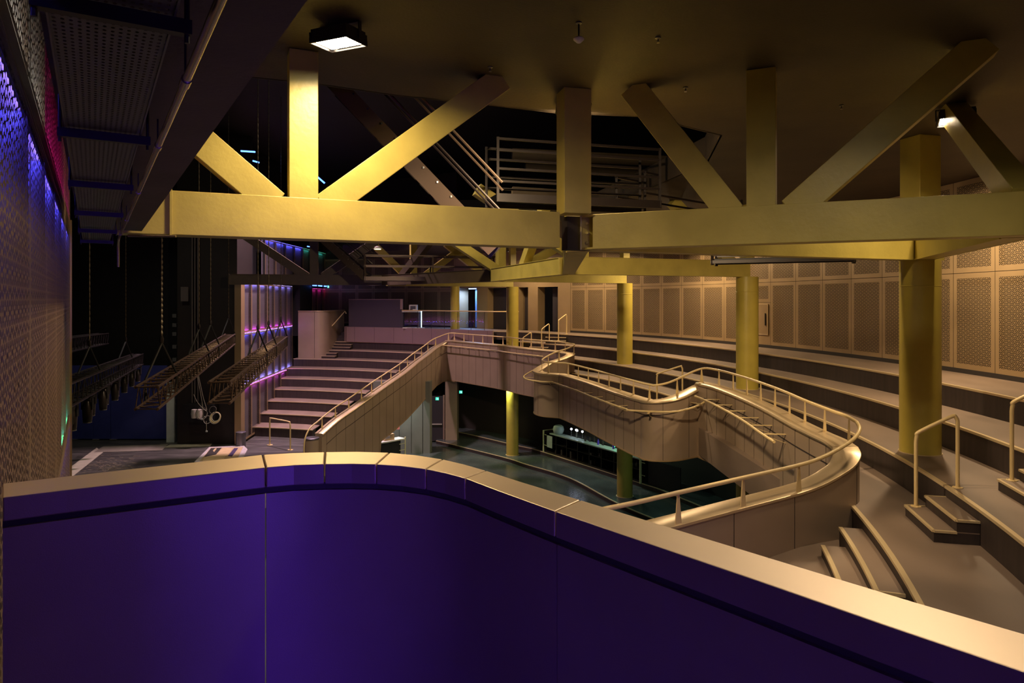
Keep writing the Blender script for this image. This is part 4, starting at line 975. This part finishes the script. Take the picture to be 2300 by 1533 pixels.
def gangway(label, a, b, wd, steps, sh=.24, hr_=(.55, 1.0)):
    a = Vector(a); b = Vector(b); o = thing('gangway', label, 'stairs', b, 'steep steel gangways')
    n = Vector((0, 1, 0))
    for s_ in (0, 1):
        member(MB(), a + n * wd * s_, b + n * wd * s_, sh, .02, (0, 1, 0)).build('stringer', M['midsteel'] if s_ == 0 else M['blacksteel'], o)
        for h in hr_: MB().tube([a + n * wd * s_ + Vector((.12, 0, h)), b + n * wd * s_ + Vector((.12, 0, h))], .02, 6).build('hand_rail', M['midsteel'] if h > .9 else M['blacksteel'], o)
    for i in range(steps):
        p = a.lerp(b, (i + .5) / steps); MB().box((p.x + .05, p.y + wd / 2, p.z), (.2, wd - .03, .025)).build('step_plate', M['black'], o)
        MB().beam(p + Vector((.06, -.016, .045)), p + Vector((.085, -.016, .045)), .008, .03).build('step_clip', M['chrome'], o)
    return o
gangway('large dark gangway slanting down behind the lit diagonal brace', Q(735, 168, 9.9), Q(1110, 560, 10.2), .75, 12)
gangway('smaller gangway leading down onto the long catwalk', Q(664, 482, 26.4), Q(820, 622, 26.4), .8, 13, sh=.3)
for i, (u0, v0, u1, v1, Y, wd) in enumerate(((1150, 347, 1660, 372, 22, .35), (1150, 432, 1640, 462, 20, .3), (1180, 375, 1640, 398, 24, .2))):
    a_ = Q(u0, v0, Y); b_ = Q(u1, v1, Y + 1); tag(MB().beam(a_, b_, .3, wd).build('steel_beam', M['shadegold']), ('upper', 'lower', 'thin middle')[i] + ' dull gold beam crossing the dark void beyond the joint post', 'beam', 'dull beams in the void')
for i, (u0, v0, u1, v1, Y) in enumerate(((541, 339, 573, 341, 24, ), (568, 361, 582, 365, 24), (713, 397, 729, 411, 22), (690, 553, 712, 556, 36))):
    a_ = Q(u0, v0, Y); b_ = Q(u1, v1, Y); tag(MB().beam(a_, b_, .05, .05).build('glow_strip', M['neonb']), ('long blue light tube high over the stage', 'short blue light tube just below the long one', 'slanting blue tube seen beside the lit post', 'blue tube far behind the left truss')[i], 'lamp', 'blue light tubes')
q = Q(848, 559, 26.8); o = thing('downlight', 'small warm oval downlight hanging above the long catwalk', 'lamp', q)
MB().lathe((q.x, q.y, q.z), [(0, 0), (.14, .01), (.15, .05), (.05, .11), (0, .12)], 20).build('housing', M['cream'], o); MB().lathe((q.x, q.y, q.z - .01), [(0, 0), (.13, 0), (.13, .012), (0, .012)], 20).build('lens', M['warmlamp'], o)
MB().cyl((q.x, q.y), .01, q.z + .1, q.z + .9, 6).build('stem', M['blacksteel'], o)

# ================================================================ STAGE: HANGING TRUSSES
def boxtruss(label, c0, c1, sz, n=22, mtl='trussalu', tr_=.026):
    """c0, c1 = centre of the square section at both ends; section stands across X and Z"""
    c0 = Vector(c0); c1 = Vector(c1); o = thing('lighting_truss', label, 'truss', (c0 + c1) / 2, 'square lighting trusses over the stage'); h = sz / 2
    X = Vector((1, 0, 0)); Zv = Vector((0, 0, 1)); crn = [X * -h + Zv * h, X * h + Zv * h, X * h - Zv * h, X * -h - Zv * h]
    for c in crn: MB().tube([c0 + c, c1 + c], tr_, 10).build('chord', M[mtl], o)
    for f in range(4):
        m = MB(); a, b = crn[f], crn[(f + 1) % 4]
        for i in range(n):
            t0 = i / n; t1 = (i + .5) / n; t2 = (i + 1) / n
            m.tube([c0.lerp(c1, t0) + a, c0.lerp(c1, t1) + b], .009, 5, cap=False); m.tube([c0.lerp(c1, t1) + b, c0.lerp(c1, t2) + a], .009, 5, cap=False)
            if f in (0, 2): m.tube([c0.lerp(c1, t0) + a, c0.lerp(c1, t0) + b], .009, 5, cap=False)
        m.build('lacing', M[mtl], o)
    return c0, c1
def chain(label, top, foot, ztop=9.0, sling=True, halfspan=.5, ax=None, big=False):
    q = Vector(foot); o = thing('chain', label, 'chain', (q.x, q.y, q.z), 'hoist chains over the stage')
    m = MB(); z = q.z + .75; pitch = .10 if big else .14; r0 = .024 if big else .016; k = 0; pr = []
    while z < ztop - pitch: pr += [(r0 * .45, z), (r0, z + pitch * .35), (r0, z + pitch * .65), (r0 * .45, z + pitch)]; z += pitch
    m.lathe((q.x, q.y, 0), pr, 5); m.build('links', M['chain'], o)
    MB().lathe((q.x, q.y, q.z + .60), [(0, 0), (.035, .03), (.04, .1), (.02, .16), (0, .16)], 8).build('hook', M['blacksteel'], o)
    for s_ in (-1, 1):
        MB().tube([(q.x, q.y, q.z + .62), Vector((q.x, q.y, q.z)) + ax * halfspan * s_ + Vector((.18 * s_, 0, .02)), Vector((q.x, q.y, q.z - .36)) + ax * halfspan * s_ + Vector((.18 * s_, 0, 0))], .022, 6).build('sling', M['black'], o)
    return o
def mk(u0, v0, Y0, u1, v1, Y1): return Q(u0, v0, Y0), Q(u1, v1, Y1)
t1 = boxtruss('brown square truss hanging over the middle of the stage, its open end towards the viewer', *mk(328.7, 894, 11.2, 517, 761, 25.5), .36, 30)
t2 = boxtruss('brown square truss hanging in front of the glowing end wall', *mk(492, 882, 11.8, 635, 766, 25.5), .36, 28)
t3 = boxtruss('darkest square truss at the left carrying a row of black spotlights', *mk(115, 895, 11.8, 310, 806, 28), .42, 30, 'darktruss')
t4 = boxtruss('faint square truss far back at the upper left of the stage', *mk(140, 775, 20, 232, 760, 27), .4, 14, 'darktruss')
for tt, ts, nm in ((t1, (.089, .425, .59, .96), 'middle truss'), (t2, (.42, .62, .945), 'truss by the glowing wall'), (t3, (.25, .72), 'spotlight truss')):
    od = ['first', 'second', 'third', 'last']
    for i, t_ in enumerate(ts):
        f_ = tt[0].lerp(tt[1], t_) + Vector((0, 0, .19)); ax_ = (tt[1] - tt[0]).normalized()
        chain(od[i] + ' chain from the viewer holding the ' + nm, None, f_, ax=ax_, halfspan=.55, big=(i == 0 and nm == 'middle truss'))
proto = None
for i in range(13):
    t_ = .06 + .075 * i
    c = t3[0].lerp(t3[1], t_) + Vector((.06 * (-1) ** i, 0, -.24)); 
    if proto is None:
        o = thing('spotlight', 'x', 'spotlight', c, 'black spotlights under the left truss')
        MB().box((c.x, c.y, c.z - .04), (.24, .16, .07)).build('yoke_base', M['black'], o)
        y_ = MB()
        for s_ in (-1, 1): y_.box((c.x + .115 * s_, c.y, c.z - .2), (.02, .07, .28))
        y_.box((c.x, c.y, c.z - .075), (.25, .07, .02)); y_.build('yoke', M['black'], o)
        MB().lathe((c.x, c.y, c.z - .62), [(0, 0), (.085, .0), (.092, .04), (.10, .2), (.105, .34), (.07, .47), (0, .5)], 18).build('head', M['spotblack'], o)
        MB().lathe((c.x, c.y, c.z - .635), [(0, 0), (.088, 0), (.088, .02), (0, .02)], 18).build('lens_ring', M['chrome'], o)
        proto = o; base = c
    else:
        o = copy_tree(proto); o.location = c
    o['label'] = ('%s black spotlight from the viewer under the left truss' % ['first', 'second', 'third', 'fourth', 'fifth', 'sixth', 'seventh', 'eighth', 'ninth', 'tenth', 'eleventh', 'twelfth', 'farthest'][i])

# stage furnishings
SY = 30.6
def X_(u, Y): return (u - 1150) * Y / F
bd = [(163, 211), (211.5, 249), (250.5, 376)]
for i, (a, b) in enumerate(bd):
    Y_ = SY - .3; o = thing('sliding_door', ['narrow blue leaf at the far left of the stage', 'middle blue leaf of the stage door', 'wide deep blue leaf beside the pale post'][i], 'door', (X_((a + b) / 2, Y_), Y_, ZS), 'blue stage doors')
    MB().box((X_((a + b) / 2, Y_), Y_, (ZS + .05 - 1.3) / 2), (X_(b, Y_) - X_(a, Y_), .08, 3.25)).build('leaf', M['blue'], o)
    MB().box((X_(a, Y_) + .12, Y_ - .06, ZS + .04), (.3, .08, .05)).build('floor_guide', M['chrome'], o)
Y_ = 29.9
o = thing('stage_post', 'pale greenish post between the blue doors and the dark side box', 'post', (X_(387, Y_), Y_, ZS))
MB().box((X_(387, Y_), Y_, (ZS - 2.0) / 2), (X_(396, Y_) - X_(378.5, Y_), .35, 2.6)).build('shaft', M['white'], o)
for v in (709, 730, 750, 779, 808):
    q = Q(388, v, 30.2); tag(MB().box((q.x, 30.4, q.z), (.18, .12, .16)).build('wall_box', M['greybox']), 'small grey box in a vertical row on the black wall above the pale post, %s' % {709: 'topmost', 730: 'second', 750: 'middle', 779: 'fourth', 808: 'lowest'}[v], 'box', 'grey boxes above the pale post')
q = Q(411, 660, 29.2); tag(MB().box((q.x, 29.35, q.z), (.32, .05, .62)).build('wall_plate', M['dkplate']), 'dark flat plate high on the side box wall', 'plate')
sx0, sx1 = X_(397, 29.4), -11.86
o = MB().box(((sx0 + sx1) / 2, 30.3, 1.6), (sx1 - sx0, 1.7, 12.4)).build('wall_proscenium', M['sideblack']); tag(o, 'dark brown side wall of the stage opening', 'wall', kind='structure')
for k, u in enumerate((428, 434, 441)):
    q0, q1 = Q(u, 600, 29.2), Q(u, 905, 29.2); tag(MB().tube([(q0.x, 29.35, q0.z + 3), (q1.x, 29.35, q1.z)], .03, 6).build('cable_duct', M['dkplate']), ('left', 'middle', 'right')[k] + ' of three thin vertical ducts on the dark side wall', 'pipe', 'vertical ducts')
ol = thing('wall_shelf', 'black control rack with two round drums on the dark side wall', 'rack', Q(440, 940, 28.7))
qa = Q(440, 928, 28.9); MB().box((qa.x + .1, 29.15, qa.z), (1.3, .5, .75)).build('rack_body', M['black'], ol)
for u in (430, 441): q = Q(u, 931, 28.5); MB().lathe((q.x, 28.75, q.z - .2), [(0, 0), (.11, .02), (.13, .2), (.11, .38), (0, .4)], 16).build('drum', M['cream2'], ol)
def ring(c, r, tr__, n=22, tilt=.3, name='coil', parent=None, mt='cream2', sq=1.0):
    pts = [Vector((c[0] + r * math.cos(2 * PI * k / n), c[1] + tilt * r * math.sin(2 * PI * k / n), c[2] + sq * r * math.sin(2 * PI * k / n))) for k in range(n + 1)]
    return MB().tube(pts, tr__, 6, cap=False).build(name, M[mt], parent)
cc = thing('cable_coils', 'tangle of pale looped cables hanging below the trusses', 'cable', Q(470, 945, 24))
for (u, v, r, t_, mt_) in ((484, 937, .17, .022, 'rail'), (485, 936, .145, .02, 'cream2'), (483, 938, .19, .015, 'cream2'), (455, 930, .16, .01, 'cream2'), (466, 942, .13, .01, 'cream2'), (478, 920, .12, .011, 'dkplate'), (452, 928, .2, .008, 'dkplate')):
    ring(Q(u, v, 24), r, t_, parent=cc, mt=mt_, tilt=.4)
for pts in (((443, 842), (450, 880), (455, 912), (456, 940)), ((446, 843), (456, 890), (465, 920)), ((435, 885), (445, 905), (462, 922)), ((463, 945), (464, 962), (463, 966))):
    MB().tube(cat_rom([Q(u, v, 24) for u, v in pts], 5), .009, 5).build('cable', M['cream2'], cc)
for u, v in ((461, 936), (464, 968), (454, 941)): q = Q(u, v, 24); MB().box(q, (.05, .05, .05)).build('plug', M['white'], cc)
# floor pieces
def flat(name, label, cat_, px, z, th, mt, group=None):
    pp = [P(u, v, z) for u, v in px]; return tag(MB().prism([(p.x, p.y) for p in pp], z, z + th).build(name, M[mt]), label, cat_, group)
flat('floor_board', 'long pale board running towards the left wall on the stage floor', 'board', [(150, 1055), (217, 1005.5), (232, 1015), (150, 1080)], ZS, .012, 'board')
flat('floor_board', 'wide greyish board lying across the back of the stage', 'board', [(210, 1016), (232, 1002.5), (378, 997.5), (364, 1011)], ZS, .013, 'greyboard')
flat('floor_board', 'thin pale strip of board ending before the cable coils', 'board', [(368, 1005), (382, 999), (476, 996.6), (472, 1001.5)], ZS, .016, 'board')
sh = thing('wrapped_pallet', 'sheet of cardboard and crumpled plastic lying on the stage floor edge', 'packaging', P(500, 1020, ZS))
pp = [P(u, v, ZS) for u, v in ((436, 1040), (470, 1006), (548, 1003), (556, 1011), (540, 1040))]
MB().prism([(p.x, p.y) for p in pp], ZS, ZS + .05).build('plastic_wrap', M['plastic'], sh)
for px, mt_, zz in ((((448, 1038), (474, 1008), (546, 1006), (530, 1040)), 'cardstk', .055), (((458, 1029), (474, 1009), (498, 1008), (483, 1026)), 'dark', .06), (((459, 1030), (486, 1024), (506, 1028), (500, 1040), (455, 1040)), 'card', .07), (((482, 1027), (500, 1009.5), (524, 1009), (510, 1028)), 'card', .065), (((512, 1027), (526, 1009), (535, 1009), (521, 1028)), 'purplek', .064), (((478, 1015), (483, 1010), (487, 1010), (481, 1018)), 'card', .066)):
    p4 = [P(u, v, ZS) for u, v in px]; MB().prism([(p.x, p.y) for p in p4], ZS + zz - .008, ZS + zz).build('sheet', M[mt_], sh)
rnd = random.Random(3); db = MB()
for i in range(230):
    u = 205 + rnd.gauss(40, 30); v = 1040 + rnd.gauss(8, 12); q = P(u, v, ZS); a = rnd.uniform(-.5, .5); l_ = rnd.uniform(.04, .28); w_ = rnd.uniform(.01, .05)
    if not (26 > q.y > 23.2 or q.y < 29) or q.y < 22: continue
    db.box((q.x, q.y, ZS + .003), (l_, w_, .005), a)
tag(db.build('sawdust', M['dust']), 'patch of pale dust and scraps on the stage floor', 'dust', kind='stuff')

# ================================================================ BAR LEVEL
b0_ = P(1226, 1015, -5.7); b1_ = P(1440, 1084.5, -5.7); b0v = Vector((b0_.x, b0_.y)); b1v = Vector((b1_.x, b1_.y)); bd_ = (b1v - b0v).normalized(); bn = Vector((-bd_.y, bd_.x))
if bn.y < 0: bn = -bn
bar = thing('bar_counter', 'long black bar counter with open shelves and a pale steel top', 'bar', (*((b0v + b1v) / 2), -5.7))
BL = (b1v - b0v).length; BH = .98
def bb(mb, s0, s1, d0, d1, z0, z1): return mb.prism([tuple(b0v + bd_ * s0 + bn * d0), tuple(b0v + bd_ * s1 + bn * d0), tuple(b0v + bd_ * s1 + bn * d1), tuple(b0v + bd_ * s0 + bn * d1)], z0, z1)
bb(MB(), 0, BL, .62, .70, -5.7, -5.7 + BH - .05).build('back_board', M['black'], bar)
bb(MB(), 0, BL, 0, .7, -5.7, -5.62).build('base', M['blacksteel'], bar)
bb(MB(), 0, BL, .0, .62, -5.7 + .5, -5.7 + .52).build('shelf', M['blacksteel'], bar)
bb(MB(), .35, BL + .2, -.04, .42, -5.7 + BH - .05, -5.7 + BH).build('counter_top', M['steeltop'], bar)
bb(MB(), 0, BL + 1.2, .45, .9, -5.7 + BH + .02, -5.7 + BH + .05).build('rear_top', M['black'], bar)
for i in range(9): bb(MB(), BL * i / 8 - .02, BL * i / 8 + .02, 0, .62, -5.62, -5.7 + BH - .05).build('divider', M['blacksteel'], bar)
bb(MB(), .12, .55, -.03, .0, -5.42, -4.86).build('cabinet_door', M['white'], bar)
bb(MB(), BL + .3, BL + 2.0, .1, .14, -5.7, -5.7 + BH + .02).build('end_panel', M['black'], bar)
rb_ = random.Random(5)
for i in range(26):
    s_ = .7 + rb_.random() * (BL - .9); z = -5.62 if rb_.random() < .5 else -5.18; hh = rb_.uniform(.08, .3); kd = rb_.random()
    p = b0v + bd_ * s_ + bn * rb_.uniform(.08, .4)
    if kd < .5: o = MB().lathe((p.x, p.y, z), [(0, 0), (.04, 0), (.04, hh * .6), (.015, hh * .8), (.015, hh), (0, hh)], 10).build('bottle', M['darkbottle']); tag(o, 'dark bottle in the shelves under the long bar', 'bottle', 'bottles under the long bar')
    else: o = MB().box((p.x, p.y, z + hh / 2), (rb_.uniform(.1, .25), .12, hh), .5).build('bar_container', M['darkbottle']); tag(o, 'dark container in the shelves under the long bar', 'container', 'containers under the long bar')
for nm, s_ in (('left', -.12), ('right', BL + .02)):
    p = b0v + bd_ * s_ - bn * .05; o = thing('bar_post', 'cream tubular post at the %s end of the long bar' % nm, 'post', (*p, -5.7), 'cream bar end posts')
    MB().cyl(p, .05 if nm == 'right' else .04, -5.7, -5.7 + BH + .06, 12).build('shaft', M['lime'], o)
    for z in (-5.35, -4.85):
        MB().beam((*p, z), (*(p + bd_ * .25), z), .02, .02).build('rung', M['lime'], o)
    MB().beam((*p, -5.7 + BH + .05), (*(p + bn * .6), -5.7 + BH + .05), .035, .035).build('top_arm', M['lime'], o)
ph_ = b0v + bd_ * .65 - bn * .01
def onbar(s_, d_): q = b0v + bd_ * s_ + bn * d_; return q
q = onbar(.75, .2); o = tag(MB().lathe((q.x, q.y, -4.718), [(0, 0), (.16, 0), (.24, .09), (.27, .22), (.23, .36), (.17, .40), (.155, .38), (.21, .33), (.245, .22), (.22, .1), (.14, .02), (0, .02)], 24).build('glass_bowl', M['cloudglass']), 'large cloudy glass bowl on the left end of the long bar', 'bowl')
q = onbar(BL - .35, .3); tag(MB().lathe((q.x, q.y, -4.718), [(0, 0), (.1, 0), (.2, .1), (.22, .2), (.2, .3), (.185, .3), (.2, .2), (.18, .11), (.09, .02), (0, .02)], 20).build('glass_bowl', M['cloudglass']), 'glass bowl on the right end of the long bar', 'bowl')
for i, s_ in enumerate((1.55, 1.85, 1.98, 2.3)):
    q = onbar(s_, .35 + .05 * (i % 2)); o = thing('bar_lamp', ['first', 'second', 'third', 'fourth'][i] + ' from the left of four small white lamps on the long bar', 'lamp', (*q, -4.72), 'small white bar lamps')
    MB().cyl(q, .012, -4.72, -4.42, 8).build('stem', M['chrome'], o); MB().lathe((q.x, q.y, -4.43), [(0, 0), (.04, .02), (.05, .05), (.04, .085), (0, .1)], 12).build('globe', M['spark'], o); MB().cyl(q, .05, -4.72, -4.705, 12).build('foot', M['chrome'], o)
for i, (s_, hh) in enumerate(((2.7, .28), (2.9, .22), (3.1, .3), (3.6, .25), (3.8, .3), (4.3, .24), (4.6, .3), (5.0, .26), (5.3, .2))):
    q = onbar(s_, .25 + .1 * (i % 3)); o = MB().lathe((q.x, q.y, -4.72 if (i % 3) < 2 else -4.72), [(0, 0), (.045, 0), (.045, hh * .6), (.015, hh * .8), (.015, hh), (0, hh)], 12).build('bottle', M['purplebottle'] if i in (3, 6) else M['darkbottle']); tag(o, 'violet tinted bottle standing on the long bar' if i in (3, 6) else 'dark bottle standing on the long bar', 'bottle', 'violet bottles on the bar' if i in (3, 6) else 'dark bottles on the bar')
gq = onbar(4.55, .35); o = thing('green_light', 'thin upright green light on the long bar', 'lamp', (*gq, -4.7)); MB().cyl(gq, .022, -4.66, -4.3, 8).build('tube', M['greenled'], o); MB().cyl(gq, .04, -4.72, -4.66, 8).build('foot', M['chrome'], o)
gq = onbar(BL + .15, .5); tag(MB().lathe((gq.x, gq.y, -4.645), [(0, 0), (.05, 0), (.04, .06), (0, .07)], 10).build('green_light', M['greenled2']), 'faint green light at the right end of the long bar', 'lamp')
tq = onbar(BL + .55, .6); tag(MB().box((tq.x, tq.y, -4.64), (.55, .4, .012), -.5).build('pale_tray', M['white']), 'pale tray lying on the right end of the long bar', 'tray')
lb_ = thing('side_bar', 'small bar with a white top below the sloping balustrade', 'bar', (-5.7, 32.3, ZPIT))
A1, A2 = Vector((-6.6, 31.3)), Vector((-5.15, 32.9)); dd_ = (A2 - A1).normalized(); nn_ = Vector((-dd_.y, dd_.x))
MB().prism([tuple(A1), tuple(A2), tuple(A2 + nn_ * .5), tuple(A1 + nn_ * .5)], -5.12, -5.06).build('counter_top', M['whitetop'], lb_)
MB().prism([tuple(A1 + dd_ * .5 + nn_ * .1), tuple(A2 - dd_ * .2 + nn_ * .1), tuple(A2 - dd_ * .2 + nn_ * .45), tuple(A1 + dd_ * .5 + nn_ * .45)], ZPIT, -5.12).build('body', M['black'], lb_)
MB().cyl(A2, .03, ZPIT, -5.0, 10).build('post', M['lime'], lb_)
for z in (-5.6, -5.3): MB().beam((*A2, z), (*(A2 - dd_ * .35), z), .02, .02).build('rung', M['lime'], lb_)
q = A1.lerp(A2, .62) + nn_ * .25; o = thing('carton', 'brown carton standing on the small bar with the white top', 'box', (*q, -5.06)); MB().box((q.x, q.y, -4.91), (.5, .3, .29), .6).build('box_body', M['card'], o); MB().box((q.x + .02, q.y - .19, -4.90), (.22, .03, .12), .6).build('box_label', M['cream2'], o)
q = Q(893, 960, 33.3); tag(MB().box(q, (.2, .03, .16)).build('wall_sign', M['redsign']), 'small red and white sign on the wall above the small bar', 'sign')
# lower piers, panelled wall and door
lw2 = MB(); pA, pB = P(896, 1040, ZPIT), P(951, 1018.5, ZPIT)
lw2.prism([(-6.9, 33.9), (-4.45, 33.9), (-4.45, 34.2), (-6.9, 34.2)], ZPIT, -2.45); o = lw2.build('wall_lower', M['greymetal']); tag(o, 'grey green panelled wall beside the small bar', 'wall', kind='structure')
m = MB()
for x in (-6.2, -5.6, -5.0): m.box((x, 33.895, -4.3), (.015, .02, 3.4))
m.build('panel_joint', M['dark'], o)
for i, (x0, x1, y, lb2) in enumerate(((-4.42, -4.08, 33.9, 'grey green pier left of the dark exit door'), (-3.55, -2.92, 36.3, 'wide brownish pier right of the dark exit door'))):
    tag(MB().prism([(x0, y), (x1, y), (x1 + .05, y + .5), (x0 + .05, y + .5)], ZPIT, -2.45).build('pier', M['greymetal'] if i == 0 else M['metal']), lb2, 'pier', kind='structure')
Yd = 36.6; o = thing('door_5', 'dark exit door with a white push bar on the bar level', 'door', (X_(981, Yd), Yd, ZPIT), kind='structure')
MB().box((X_(981, Yd), Yd, -4.75), (.85, .06, 2.4)).build('door_leaf', M['door'], o)
MB().box((X_(966.5, Yd), Yd - .05, -4.4), (.03, .03, 1.7)).build('edge_strip', M['cream2'], o); MB().box((X_(980, Yd), Yd - .08, -5.05), (.62, .05, .05)).build('push_bar', M['cream2'], o)
MB().box((X_(997, Yd), Yd - .02, -4.75), (.08, .1, 2.5)).build('door_frame', M['metal'], o)
for i, (u, v, Y, lb3) in enumerate(((982, 895, 36.0, 'green exit sign directly above the dark exit door'), (1035, 880, 38, 'green exit sign right of the wide pier'), (1082, 868.5, 40, 'tiny green exit sign farthest right under the far balustrade'), (737, 643.5, 41, 'small green exit light above the curved stair enclosure'))):
    q = Q(u, v, Y); s_ = .17 if i < 3 else .07; o = thing('exit_sign', lb3, 'sign', q, 'green exit signs')
    MB().box(q, (s_, .03, .15)).build('sign_box', M['exit'], o)
    m = MB()                      # running figure and arrow
    f = q + Vector((-s_ * .1, -.018, 0)); m.box(f + Vector((0, 0, .045)), (.022, .004, .022)); m.beam(f + Vector((0, 0, .03)), f + Vector((-.012, 0, -.012)), .004, .018, up=(0, 1, 0)); m.beam(f + Vector((-.012, 0, -.012)), f + Vector((.02, 0, -.045)), .004, .012, up=(0, 1, 0)); m.beam(f + Vector((-.012, 0, -.012)), f + Vector((-.04, 0, -.04)), .004, .012, up=(0, 1, 0)); m.beam(f + Vector((0, 0, .022)), f + Vector((.03, 0, .005)), .004, .01, up=(0, 1, 0))
    m.box(f + Vector((.055, 0, -.01)), (.03, .004, .08)); m.build('running_figure', M['exitw'], o)

# ================================================================ LIGHTS OF THE LOWER LEVEL AND STAGE, ADDED BLUE FILLS
def ceiling_lamp(label, loc, power, col, r=.16, z_off=0, grp='round lamps under the terrace slab'):
    o = thing('round_lamp', label, 'lamp', loc, grp)
    MB().lathe((loc[0], loc[1], loc[2]), [(0, 0), (r, 0), (r, .05), (0, .06)], 20).build('housing', M['blacksteel'], o)
    MB().lathe((loc[0], loc[1], loc[2] - .008), [(0, 0), (r * .85, 0), (r * .85, .006), (0, .006)], 20).build('lens', M['lenslow'], o)
    area(o, (loc[0], loc[1], loc[2] - .012), r * 1.6, power, col, (0, 0, 0), 170 if loc[2] < 0 else 110); return o
ceiling_lamp('round lamp hidden under the slab by the left lower column', (-.35, 32.6, -2.51), LP[7], (.95, 1, .5))
ceiling_lamp('round lamp hidden under the slab over the long bar', (4.0, 28.9, -2.51), LP[8], (.7, 1, .75))
ceiling_lamp('round lamp hidden under the slab over the bar floor', (4.9, 22.5, -2.51), LP[9], (.6, 1, .85))
ceiling_lamp('round lamp hidden by the small bar', (-5.6, 33.0, -2.9), LP[10], (.75, 1, .85))
ceiling_lamp('round work lamp high above the stage', (-14.5, 24.0, 8.985), LP[11], (1, .95, .75), .4, grp='work lamps over the stage')
ceiling_lamp('round violet lamp high above the tribune', (-9.2, 30.0, 8.985), LP[12], (1, .66, .78), .4, grp='work lamps over the stage')
ceiling_lamp('round warm lamp high above the pit', (-3.0, 19.0, 8.985), LP[13], (1, .78, .5), .5, grp='work lamps over the stage')
area(None, (1.0, -2.4, 1.03), .12, LP[14], (.12, .05, 1), (math.radians(80), 0, math.radians(24)), 48, 'blue_fill')  # unseen blue fill added behind the viewer to tint the parapet face
area(None, (2.6, -2.2, 1.03), .12, LP[15], (.16, .05, 1), (math.radians(84), 0, math.radians(22)), 60, 'blue_fill')  # second unseen blue fill, added for the right end of the parapet
